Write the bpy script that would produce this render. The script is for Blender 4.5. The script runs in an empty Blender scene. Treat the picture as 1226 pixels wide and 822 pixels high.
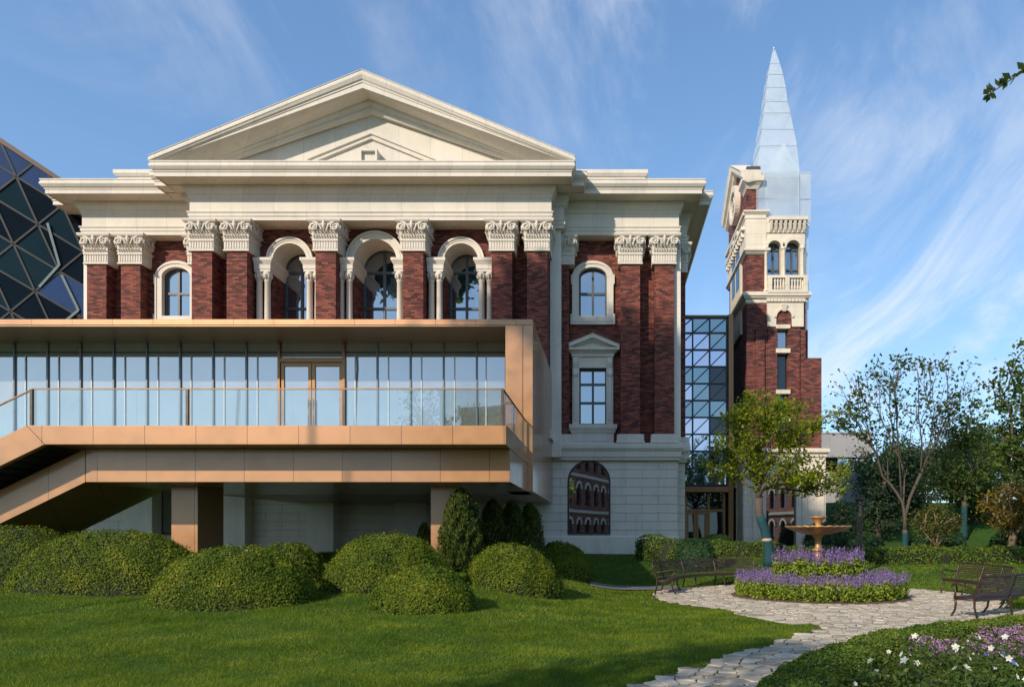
import bpy, bmesh, math, random
import numpy as np
from mathutils import Vector, Matrix, noise as mnoise

random.seed(7)
RNG = np.random.default_rng(11)
R = math.radians
SC = bpy.context.scene
COL = SC.collection

# ------------------------------------------------------------------ camera
cam_d = bpy.data.cameras.new("camera")
cam = bpy.data.objects.new("camera", cam_d)
COL.objects.link(cam)
cam.location = (0, 0, 1.8)
cam.rotation_euler = (R(90), 0, 0)
cam_d.sensor_width = 36.0
cam_d.lens = 820 / 1226 * 36.0
cam_d.shift_x = -115 / 1226
cam_d.shift_y = 229 / 1226
cam_d.clip_start = 0.1
cam_d.clip_end = 3000
SC.camera = cam

# ------------------------------------------------------------------ light
SUN_ELEV = R(30)
SUN_DIR = Vector((-0.70, -1.0, 0)).normalized() * math.cos(SUN_ELEV) + Vector((0, 0, math.sin(SUN_ELEV)))
world = bpy.data.worlds.new("World")
SC.world = world
world.use_nodes = True
wn, wl = world.node_tree.nodes, world.node_tree.links
wn.clear()
w_out = wn.new("ShaderNodeOutputWorld")
w_bg = wn.new("ShaderNodeBackground")
w_bg.inputs["Strength"].default_value = 0.15
w_sky = wn.new("ShaderNodeTexSky")
w_sky.sky_type = 'NISHITA'
w_sky.sun_disc = False
w_sky.sun_elevation = SUN_ELEV
w_sky.sun_rotation = math.atan2(SUN_DIR.x, SUN_DIR.y)
w_sky.air_density = 0.9
w_sky.dust_density = 0.5
w_sky.ozone_density = 2.2
# wispy cirrus: noise on the sky plane, stretched along one direction
w_tc = wn.new("ShaderNodeTexCoord")
w_sep = wn.new("ShaderNodeSeparateXYZ")
wl.new(w_tc.outputs["Generated"], w_sep.inputs[0])


def wmath(op, a, b=None, clamp=False):
    n = wn.new("ShaderNodeMath")
    n.operation = op
    n.use_clamp = clamp
    for i, v in enumerate((a, b)):
        if v is None:
            continue
        if isinstance(v, (int, float)):
            n.inputs[i].default_value = v
        else:
            wl.new(v, n.inputs[i])
    return n.outputs[0]


zz = wmath('ADD', wmath('MAXIMUM', w_sep.outputs[2], 0.0), 0.22)
cu = wmath('DIVIDE', w_sep.outputs[0], zz)
cv = wmath('DIVIDE', w_sep.outputs[1], zz)
w_comb = wn.new("ShaderNodeCombineXYZ")
wl.new(cu, w_comb.inputs[0])
wl.new(cv, w_comb.inputs[1])


def cloud_noise(scale, rot, stretch, detail, rough, distort, loc):
    m = wn.new("ShaderNodeMapping")
    m.inputs["Location"].default_value = loc
    m.inputs["Rotation"].default_value = (0, 0, R(rot))
    m.inputs["Scale"].default_value = stretch
    wl.new(w_comb.outputs[0], m.inputs[0])
    t = wn.new("ShaderNodeTexNoise")
    t.inputs["Scale"].default_value = scale
    t.inputs["Detail"].default_value = detail
    t.inputs["Roughness"].default_value = rough
    t.inputs["Distortion"].default_value = distort
    wl.new(m.outputs[0], t.inputs[0])
    return t.outputs[0]


c1 = cloud_noise(2.0, 62, (1.0, 0.52, 1), 10, 0.64, 1.3, (3.1, 1.7, 0))
c2 = cloud_noise(0.8, 10, (1, 1, 1), 3, 0.5, 0.3, (0.4, 5.2, 0))
c3 = cloud_noise(6.5, 66, (1.0, 0.34, 1), 7, 0.68, 0.8, (1.4, 0.2, 0))


def wramp(v, lo, hi):
    n = wn.new("ShaderNodeMapRange")
    n.interpolation_type = 'SMOOTHSTEP'
    n.inputs["From Min"].default_value = lo
    n.inputs["From Max"].default_value = hi
    wl.new(v, n.inputs["Value"])
    return n.outputs[0]


side = wramp(cu, -0.9, 0.55)          # more cloud to the east
cl = wmath('MULTIPLY', wramp(c1, 0.43, 0.70), wmath('ADD', wmath('MULTIPLY', wramp(c2, 0.34, 0.62), 0.85), 0.15))
cl = wmath('MULTIPLY', cl, wmath('ADD', wmath('MULTIPLY', c3, 1.7), 0.05))
cl = wmath('MULTIPLY', cl, wmath('ADD', wmath('MULTIPLY', side, 0.75), 0.25))
cl = wmath('MULTIPLY', cl, 0.62, True)
w_mix = wn.new("ShaderNodeMixRGB")
w_mix.inputs[2].default_value = (4.0, 4.1, 4.25, 1)
wl.new(cl, w_mix.inputs[0])
# soften the very bright horizon band of the model sky
w_den = wn.new("ShaderNodeVectorMath")
w_den.operation = 'MULTIPLY_ADD'
w_den.inputs[1].default_value = (0.175, 0.122, 0.094)
w_den.inputs[2].default_value = (1.04, 0.87, 0.77)
wl.new(w_sky.outputs[0], w_den.inputs[0])
w_div = wn.new("ShaderNodeVectorMath")
w_div.operation = 'DIVIDE'
wl.new(w_sky.outputs[0], w_div.inputs[0])
wl.new(w_den.outputs[0], w_div.inputs[1])
wl.new(w_div.outputs[0], w_mix.inputs[1])
wl.new(w_mix.outputs[0], w_bg.inputs["Color"])
wl.new(w_bg.outputs[0], w_out.inputs[0])

sun_d = bpy.data.lights.new("sun", 'SUN')
sun_d.energy = 3.0
sun_d.angle = R(0.9)
sun_d.color = (1.0, 0.87, 0.71)
sun = bpy.data.objects.new("sun", sun_d)
COL.objects.link(sun)
sun.rotation_euler = SUN_DIR.to_track_quat('Z', 'Y').to_euler()
sun.location = SUN_DIR * 80

vs = SC.view_settings
vs.view_transform = 'Standard'
vs.look = 'None'
vs.exposure = 0.74
vs.gamma = 1.0
vs.use_curve_mapping = False
SC.cycles.max_bounces = 8
SC.cycles.transparent_max_bounces = 24
SC.cycles.use_denoising = True


# ------------------------------------------------------------------ materials
class Mat:
    def __init__(self, name):
        self.m = bpy.data.materials.new(name)
        self.m.use_nodes = True
        self.n = self.m.node_tree.nodes
        self.l = self.m.node_tree.links
        self.b = self.n["Principled BSDF"]
        self.out = self.n["Material Output"]

    def node(self, t, **kw):
        nd = self.n.new("ShaderNode" + t)
        for k, v in kw.items():
            setattr(nd, k, v)
        return nd

    def put(self, sock, v):
        if isinstance(v, (int, float)):
            sock.default_value = v
        elif isinstance(v, (tuple, list)):
            sock.default_value = tuple(v) + ((1,) if len(v) == 3 and sock.type == 'RGBA' else ())
        else:
            self.l.new(v, sock)

    def math(self, op, a, b=0.0, clamp=False):
        nd = self.node("Math", operation=op, use_clamp=clamp)
        self.put(nd.inputs[0], a)
        self.put(nd.inputs[1], b)
        return nd.outputs[0]

    def pos(self):
        return self.node("NewGeometry").outputs["Position"]

    def noise(self, scale, detail=4, rough=0.55, vec=None, stretch=None):
        nd = self.node("TexNoise")
        nd.inputs["Scale"].default_value = scale
        nd.inputs["Detail"].default_value = detail
        nd.inputs["Roughness"].default_value = rough
        v = vec or self.pos()
        if stretch:
            mp = self.node("Mapping")
            mp.inputs["Scale"].default_value = stretch
            self.l.new(v, mp.inputs[0])
            v = mp.outputs[0]
        self.l.new(v, nd.inputs["Vector"])
        return nd.outputs[0]

    def ramp(self, v, stops):
        nd = self.node("ValToRGB")
        e = nd.color_ramp.elements
        while len(e) < len(stops):
            e.new(0.5)
        for i, (p, c) in enumerate(stops):
            e[i].position = p
            e[i].color = tuple(c) + (1,)
        self.put(nd.inputs[0], v)
        return nd.outputs[0]

    def mix(self, f, a, b, blend='MIX'):
        nd = self.node("MixRGB", blend_type=blend)
        self.put(nd.inputs[0], f)
        self.put(nd.inputs[1], a)
        self.put(nd.inputs[2], b)
        return nd.outputs[0]

    def range(self, v, a, b, c=0.0, d=1.0):
        nd = self.node("MapRange")
        self.put(nd.inputs["Value"], v)
        for k, x in (("From Min", a), ("From Max", b), ("To Min", c), ("To Max", d)):
            nd.inputs[k].default_value = x
        return nd.outputs[0]

    def bump(self, h, strength=0.3, dist=0.02):
        nd = self.node("Bump")
        nd.inputs["Strength"].default_value = strength
        nd.inputs["Distance"].default_value = dist
        self.put(nd.inputs["Height"], h)
        self.l.new(nd.outputs[0], self.b.inputs["Normal"])

    def set(self, **kw):
        names = dict(color="Base Color", rough="Roughness", metal="Metallic", spec="Specular IOR Level",
                     coat="Coat Weight", alpha="Alpha", ior="IOR", trans="Transmission Weight")
        for k, v in kw.items():
            self.put(self.b.inputs[names[k]], v)
        return self

    def wallcoord(self):
        s = self.node("SeparateXYZ")
        self.l.new(self.pos(), s.inputs[0])
        c = self.node("CombineXYZ")
        self.l.new(self.math('ADD', s.outputs[0], s.outputs[1]), c.inputs[0])
        self.l.new(s.outputs[2], c.inputs[1])
        return c.outputs[0]


def plain(name, color, rough=0.5, metal=0.0, var=0.12, scale=6.0, bump=0.0, spec=0.5):
    m = Mat(name)
    f = m.noise(scale, 5)
    lo = tuple(max(0, c * (1 - var)) for c in color)
    hi = tuple(min(1, c * (1 + var)) for c in color)
    m.set(color=m.ramp(f, [(0.3, lo), (0.7, hi)]), rough=m.range(f, 0.2, 0.8, max(0, rough - .06), rough + .06), metal=metal, spec=spec)
    if bump:
        m.bump(m.noise(scale * 8, 4), bump, 0.01)
    return m.m


def brick_mat(name, stops, mortar, bw=0.27, rh=0.078):
    m = Mat(name)
    t = m.node("TexBrick")
    m.l.new(m.wallcoord(), t.inputs["Vector"])
    t.inputs["Color1"].default_value = (0, 0, 0, 1)
    t.inputs["Color2"].default_value = (1, 1, 1, 1)
    t.inputs["Mortar"].default_value = (0.5, 0.5, 0.5, 1)
    t.inputs["Scale"].default_value = 1
    t.inputs["Mortar Size"].default_value = 0.007
    t.inputs["Mortar Smooth"].default_value = 0.2
    t.inputs["Bias"].default_value = 0
    t.inputs["Brick Width"].default_value = bw
    t.inputs["Row Height"].default_value = rh
    blot = m.noise(1.3, 3, 0.5, stretch=(1, 1, 2.5))
    v = m.math('ADD', t.outputs["Color"], m.range(blot, 0.3, 0.7, -0.10, 0.10))
    fine = m.noise(18, 3, 0.6)
    v = m.math('ADD', v, m.range(fine, 0.2, 0.8, -0.08, 0.08), True)
    col = m.mix(t.outputs["Fac"], m.ramp(v, stops), mortar)
    m.set(color=col, rough=0.82, spec=0.3)
    m.bump(m.math('SUBTRACT', fine, m.math('MULTIPLY', t.outputs["Fac"], 1.5)), 0.5, 0.012)
    return m.m


def stone_mat(name, color, joint_w=1.35, joint_h=0.0, var=0.10, joint=0.62):
    m = Mat(name)
    f = m.noise(0.9, 6, 0.6)
    f2 = m.noise(9, 4, 0.6)
    f3 = m.noise(3.4, 5, 0.62, stretch=(1, 1, 0.10))
    v = m.math('ADD', m.math('MULTIPLY', f, 0.4), m.math('ADD', m.math('MULTIPLY', f2, 0.22), m.math('MULTIPLY', f3, 0.38)))
    lo = tuple(c * (1 - var * 1.6) for c in color)
    hi = tuple(min(1, c * (1 + var)) for c in color)
    col = m.ramp(v, [(0.34, lo), (0.48, color), (0.66, hi)])
    if joint_w:
        t = m.node("TexBrick", offset=0.5 if joint_h else 0.0)
        m.l.new(m.wallcoord(), t.inputs["Vector"])
        t.inputs["Color1"].default_value = (0.93, 0.93, 0.93, 1)
        t.inputs["Color2"].default_value = (1.05, 1.04, 1.02, 1)
        t.inputs["Mortar"].default_value = (joint, joint * .97, joint * .92, 1)
        t.inputs["Scale"].default_value = 1
        t.inputs["Mortar Size"].default_value = 0.006
        t.inputs["Mortar Smooth"].default_value = 0.1
        t.inputs["Brick Width"].default_value = joint_w
        t.inputs["Row Height"].default_value = joint_h or 50.0
        col = m.mix(1.0, col, t.outputs["Color"], 'MULTIPLY')
    m.set(color=col, rough=0.78, spec=0.35)
    m.bump(m.noise(40, 4, 0.6), 0.12, 0.01)
    return m.m


def bronze_mat(name, color, seam=1.30, rough=0.46, metal=0.5, off=0.0):
    m = Mat(name)
    s = m.node("SeparateXYZ")
    m.l.new(m.pos(), s.inputs[0])
    xs = m.math('DIVIDE', m.math('ADD', m.math('ADD', s.outputs[0], m.math('MULTIPLY', s.outputs[1], 0.62)), off + 100), seam)
    fr = m.math('FRACT', xs)
    cell = m.math('FLOOR', xs)
    w = m.node("TexWhiteNoise", noise_dimensions='1D')
    m.l.new(cell, w.inputs["W"])
    line = m.math('LESS_THAN', m.math('ABSOLUTE', m.math('SUBTRACT', fr, 0.5)), 0.494)
    f = m.noise(2.0, 5, 0.6)
    brush = m.noise(3, 4, 0.6, stretch=(0.4, 0.4, 14))
    v = m.math('ADD', m.math('MULTIPLY', f, 0.6), m.math('ADD', m.math('MULTIPLY', w.outputs["Value"], 0.34), m.math('MULTIPLY', brush, 0.2)))
    base = m.ramp(v, [(0.25, tuple(c * .86 for c in color)), (0.75, tuple(min(1, c * 1.1) for c in color))])
    col = m.mix(line, tuple(c * .30 for c in color), base)
    m.set(color=col, metal=metal, rough=m.range(f, 0.3, 0.7, rough - .07, rough + .07))
    m.bump(m.noise(0.8, 2, 0.5), 0.30, 0.04)
    m.set(coat=0.6)
    m.b.inputs['Coat Roughness'].default_value = 0.12
    m.b.inputs['Coat IOR'].default_value = 1.6
    return m.m


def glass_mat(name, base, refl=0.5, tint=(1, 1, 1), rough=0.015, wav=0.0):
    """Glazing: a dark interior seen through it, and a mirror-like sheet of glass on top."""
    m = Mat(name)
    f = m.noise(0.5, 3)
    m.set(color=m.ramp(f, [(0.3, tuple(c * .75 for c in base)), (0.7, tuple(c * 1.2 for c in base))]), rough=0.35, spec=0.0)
    g = m.node("BsdfGlossy")
    g.inputs["Roughness"].default_value = rough
    g.inputs["Color"].default_value = tuple(tint) + (1,)
    if wav:
        bp = m.node("Bump")
        bp.inputs["Strength"].default_value = wav
        bp.inputs["Distance"].default_value = 0.05
        m.l.new(m.noise(0.7, 2, 0.5), bp.inputs["Height"])
        m.l.new(bp.outputs[0], g.inputs["Normal"])
    fr = m.node("LayerWeight")
    fr.inputs["Blend"].default_value = 0.5
    fac = m.math('ADD', m.math('MULTIPLY', m.math('POWER', fr.outputs["Facing"], 3.5), .75 * (1 - refl)), refl, True)
    mx = m.node("MixShader")
    m.put(mx.inputs[0], fac)
    m.l.new(m.b.outputs[0], mx.inputs[1])
    m.l.new(g.outputs[0], mx.inputs[2])
    m.l.new(mx.outputs[0], m.out.inputs[0])
    return m.m


def clear_glass(name, tint, refl=0.12, haze=0.0, hazecol=(.8, .85, .9), rough=0.01):
    """See-through sheet glass, optionally with a frosted film."""
    m = Mat(name)
    t = m.node("BsdfTransparent")
    t.inputs[0].default_value = tuple(tint) + (1,)
    g = m.node("BsdfGlossy")
    g.inputs["Roughness"].default_value = rough
    fr = m.node("LayerWeight")
    fr.inputs["Blend"].default_value = 0.3
    fac = m.math('ADD', m.math('MULTIPLY', m.math('POWER', fr.outputs["Facing"], 3.0), .6), refl, True)
    mx = m.node("MixShader")
    m.put(mx.inputs[0], fac)
    last = t.outputs[0]
    if haze:
        d = m.node("BsdfDiffuse")
        d.inputs[0].default_value = tuple(hazecol) + (1,)
        tl = m.node("BsdfTranslucent")
        tl.inputs[0].default_value = tuple(hazecol) + (1,)
        a = m.node("MixShader")
        a.inputs[0].default_value = 0.5
        m.l.new(d.outputs[0], a.inputs[1])
        m.l.new(tl.outputs[0], a.inputs[2])
        h = m.node("MixShader")
        m.put(h.inputs[0], m.range(m.noise(1.2, 4), 0.3, 0.7, haze * .85, min(1, haze * 1.12)))
        m.l.new(last, h.inputs[1])
        m.l.new(a.outputs[0], h.inputs[2])
        last = h.outputs[0]
    m.l.new(last, mx.inputs[1])
    m.l.new(g.outputs[0], mx.inputs[2])
    m.l.new(mx.outputs[0], m.out.inputs[0])
    return m.m


def leaf_mat(name, stops, rough=0.6, trans=0.3, clump=0.0, clump_scale=1.2, spec=0.18):
    """Foliage: every leaf its own tone, some light passes through."""
    m = Mat(name)
    gi = m.node("NewGeometry")
    v = gi.outputs["Random Per Island"]
    if clump:
        v = m.math('ADD', m.math('MULTIPLY', v, 1 - clump), m.math('MULTIPLY', m.range(m.noise(clump_scale, 3), 0.3, 0.7), clump), True)
    col = m.ramp(v, stops)
    m.set(color=col, rough=rough, spec=spec)
    t = m.node("BsdfTranslucent")
    m.l.new(m.mix(0.35, col, (0.25, 0.4, 0.03)), t.inputs[0])
    mx = m.node("MixShader")
    mx.inputs[0].default_value = trans
    m.l.new(m.b.outputs[0], mx.inputs[1])
    m.l.new(t.outputs[0], mx.inputs[2])
    m.l.new(mx.outputs[0], m.out.inputs[0])
    return m.m


BRICK_STOPS = [(0.02, (.056, .022, .019)), (0.30, (.118, .034, .026)), (0.62, (.180, .050, .034)), (1.0, (.265, .082, .050))]
M = {}
M['brick'] = brick_mat("dark red brick", BRICK_STOPS, (.055, .030, .026))
M['brick2'] = brick_mat("tower brick", [(0.02, (.045, .020, .020)), (0.35, (.115, .036, .030)), (0.7, (.17, .051, .039)), (1, (.24, .078, .056))], (.07, .042, .038), 0.27, 0.08)
M['brick3'] = brick_mat("brown brick", [(0.02, (.08, .03, .022)), (0.5, (.19, .07, .045)), (1, (.32, .13, .085))], (.12, .09, .075), 0.3, 0.1)
M['stone'] = stone_mat("cream limestone", (.60, .555, .485), 1.35, var=.08)
M['stone_carved'] = stone_mat("carved limestone", (.58, .525, .45), 0, var=0.10)
M['stone_block'] = stone_mat("limestone blocks", (.64, .595, .52), 0, var=0.10)
M['stone_wall'] = stone_mat("tower limestone", (.62, .555, .46), 1.1, 0.55)
M['groove'] = plain("grooved limestone", (.36, .32, .26), .85)
M['bronze'] = bronze_mat("bronze panels", (.36, .182, .080), 1.32)
M['bronze_side'] = bronze_mat("bronze portal panels", (.36, .182, .080), 2.6, 0.40, 0.5, 0.7)
M['roof_edge'] = plain("dark brown roof edge", (.09, .06, .045), .5, .3)
M['bronze_dark'] = plain("dark bronze soffit", (.30, .185, .105), .38, .55, .10, 1.5)
M['bronze_frame'] = plain("bronze frame metal", (.27, .145, .065), .38, .6)
M['bronze_post'] = plain("dark bronze post", (.10, .07, .05), .4, .6)
M['frame'] = plain("blue grey window frame", (.055, .068, .08), .45)
M['frame_dark'] = plain("dark metal mullion", (.018, .024, .027), .45, .3)
M['atrium_bar'] = plain("black atrium steel", (.006, .008, .010), .6)
M['link_bar'] = plain("grey blue lattice bar", (.045, .055, .065), .45, .2)
M['mullion'] = plain("grey mullion", (.15, .17, .18), .4, .4)
M['pale_line'] = plain("pale strip", (.58, .60, .61), .5)
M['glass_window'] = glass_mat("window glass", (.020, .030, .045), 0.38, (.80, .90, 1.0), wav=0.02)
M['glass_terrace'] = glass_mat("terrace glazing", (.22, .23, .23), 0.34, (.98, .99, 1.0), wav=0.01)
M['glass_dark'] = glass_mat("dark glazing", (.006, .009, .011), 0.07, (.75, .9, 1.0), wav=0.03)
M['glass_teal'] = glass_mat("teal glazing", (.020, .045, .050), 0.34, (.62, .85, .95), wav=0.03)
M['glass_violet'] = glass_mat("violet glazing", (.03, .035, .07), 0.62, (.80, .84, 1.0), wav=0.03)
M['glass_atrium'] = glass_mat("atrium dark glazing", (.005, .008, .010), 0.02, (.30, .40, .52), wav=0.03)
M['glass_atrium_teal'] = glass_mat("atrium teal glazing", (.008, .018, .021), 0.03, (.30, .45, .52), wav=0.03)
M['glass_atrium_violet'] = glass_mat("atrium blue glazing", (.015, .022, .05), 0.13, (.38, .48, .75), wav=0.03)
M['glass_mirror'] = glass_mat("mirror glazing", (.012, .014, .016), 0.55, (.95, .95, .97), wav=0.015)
M['glass_rail'] = clear_glass("balustrade glass", (.90, .95, .95), 0.10)
M['glass_frost'] = clear_glass("frosted spire glass", (.90, .96, .99), 0.05, 0.48, (.95, .98, 1.0), 0.2)
M['spire_steel'] = plain("pale spire joint steel", (.45, .52, .57), .4, .5)
M['grey_panel'] = stone_mat("grey cladding", (.30, .30, .305), 3.0, 1.6, 0.06, 0.75)
M['concrete_dark'] = plain("dark roof slate", (.05, .05, .055), .7)
M['roof'] = plain("grey roof sheet", (.22, .21, .20), .7)
M['bark'] = plain("grey brown bark", (.085, .065, .05), .9, 0, .3, 14, .5)
M['bark_light'] = plain("pale tan bark", (.20, .145, .095), .85, 0, .25, 14, .4)
M['teal_wrap'] = plain("teal trunk wrap cloth", (.004, .045, .052), .85, 0, .25, 20, .4)
M['tan_wrap'] = plain("tan tie", (.40, .33, .22), .8)
M['copper'] = plain("bronze fountain", (.43, .24, .10), .40, .45, .25, 7, .25)
M['bench'] = plain("brown painted iron", (.050, .026, .018), .42, .25, .2, 10)
M['bench_slat'] = plain("dark brown slats", (.048, .028, .020), .5, .1, .25, 12)
M['lamp_black'] = plain("black iron", (.018, .018, .018), .45, .3)
M['lamp_glass'] = plain("smoked lamp glass", (.05, .05, .045), .2)
M['soil'] = plain("brown soil", (.10, .055, .032), .95, 0, .35, 12, .6)
M['kerb_brick'] = plain("red brick edging", (.34, .15, .10), .85, 0, .25, 9, .3)

grass_stops = [(0.0, (.042, .080, .005)), (0.42, (.110, .172, .009)), (0.78, (.21, .255, .015)), (1.0, (.34, .31, .05))]
M['grass'] = leaf_mat("grass blade", grass_stops, .55, .35, .55, 1.3, spec=.2)
M['box_leaf'] = leaf_mat("clipped shrub leaf", [(0, (.022, .048, .005)), (.45, (.072, .112, .008)), (.8, (.155, .180, .012)), (1, (.30, .25, .03))], .62, .14, .40, 1.4, .12)
M['box_leaf_dark'] = leaf_mat("dark shrub leaf", [(0, (.012, .032, .012)), (.6, (.025, .062, .018)), (1, (.05, .10, .03))], .42, .18, .3, 2)
M['hedge_leaf'] = leaf_mat("hedge leaf", [(0, (.035, .075, .007)), (.5, (.090, .150, .012)), (1, (.21, .235, .025))], .45, .25, .4, 1.1)
M['cypress_leaf'] = leaf_mat("cypress spray", [(0, (.022, .045, .010)), (.6, (.065, .095, .018)), (1, (.16, .15, .035))], .6, .2, .4, 2)
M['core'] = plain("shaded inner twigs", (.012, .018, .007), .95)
M['tree_leaf'] = leaf_mat("fresh tree leaf", [(0, (.10, .145, .008)), (.5, (.22, .27, .014)), (1, (.38, .38, .03))], .45, .5, .35, .8)
M['tall_leaf'] = leaf_mat("tall tree leaf", [(0, (.018, .045, .014)), (.6, (.045, .080, .022)), (1, (.12, .14, .04))], .5, .3, .3, .8)
M['mid_leaf'] = leaf_mat("mid green leaf", [(0, (.030, .060, .012)), (.6, (.070, .115, .02)), (1, (.17, .18, .035))], .5, .35, .35, .8)
M['conifer_leaf'] = leaf_mat("conifer needles", [(0, (.010, .028, .016)), (.7, (.024, .052, .026)), (1, (.05, .085, .035))], .6, .12, .3, 1.2)
M['maple_leaf'] = leaf_mat("reddish maple leaf", [(0, (.08, .052, .010)), (.5, (.19, .115, .016)), (1, (.32, .22, .03))], .5, .35, .4, 1)
M['dull_leaf'] = leaf_mat("olive maple leaf", [(0, (.05, .050, .012)), (.5, (.10, .105, .02)), (1, (.19, .15, .03))], .5, .35, .4, 1)
M['salvia_leaf'] = leaf_mat("salvia leaf", [(0, (.10, .16, .018)), (.5, (.22, .30, .03)), (1, (.42, .45, .07))], .5, .35, .2, 3)
M['salvia_flower'] = leaf_mat("purple salvia floret", [(0, (.12, .07, .22)), (.5, (.22, .14, .34)), (1, (.42, .31, .52))], .6, .25)
M['verbena_flower'] = leaf_mat("mauve verbena floret", [(0, (.16, .07, .20)), (.5, (.36, .19, .33)), (1, (.58, .40, .42))], .6, .25)
M['white_petal'] = leaf_mat("white petal", [(0, (.62, .62, .50)), (1, (.82, .82, .74))], .5, .3)
M['blue_petal'] = leaf_mat("blue petal", [(0, (.05, .12, .60)), (1, (.12, .25, .80))], .5, .2)
M['pink_petal'] = leaf_mat("deep pink petal", [(0, (.35, .05, .28)), (1, (.55, .12, .40))], .5, .2)
M['stem'] = plain("green stem", (.06, .11, .025), .6)

# crazy paving: each stone its own tone
m = Mat("pale paving stone")
v = m.node("NewGeometry").outputs["Random Per Island"]
f = m.noise(5, 6, 0.65)
col = m.ramp(m.math('ADD', m.math('MULTIPLY', v, .65), m.math('MULTIPLY', f, .45)), [(0.12, (.24, .205, .155)), (0.5, (.40, .345, .26)), (0.9, (.54, .475, .37))])
m.set(color=col, rough=.8, spec=.3)
m.bump(m.noise(14, 6, 0.7), .6, .03)
M['paving'] = m.m
M['joint'] = plain("grey joint mortar", (.11, .095, .075), .95, 0, .25, 10, .4)

m = Mat("lawn soil and thatch")
f = m.noise(2.0, 6, 0.6)
f2 = m.noise(30, 3, 0.7)
m.set(color=m.ramp(m.math('ADD', m.math('MULTIPLY', f, .5), m.math('MULTIPLY', f2, .5)), [(0.3, (.020, .050, .008)), (0.6, (.045, .10, .013)), (0.8, (.07, .13, .02))]), rough=.9, spec=.15)
m.bump(f2, .8, .04)
M['ground'] = m.m
M['pave_grey'] = plain("grey slab paving", (.13, .13, .13), .85, 0, .12, 5, .2)


# ------------------------------------------------------------------ mesh helpers
def world_off(o):
    v = Vector((0, 0, 0))
    while o is not None:
        v += o.location
        o = o.parent
    return v


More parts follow.
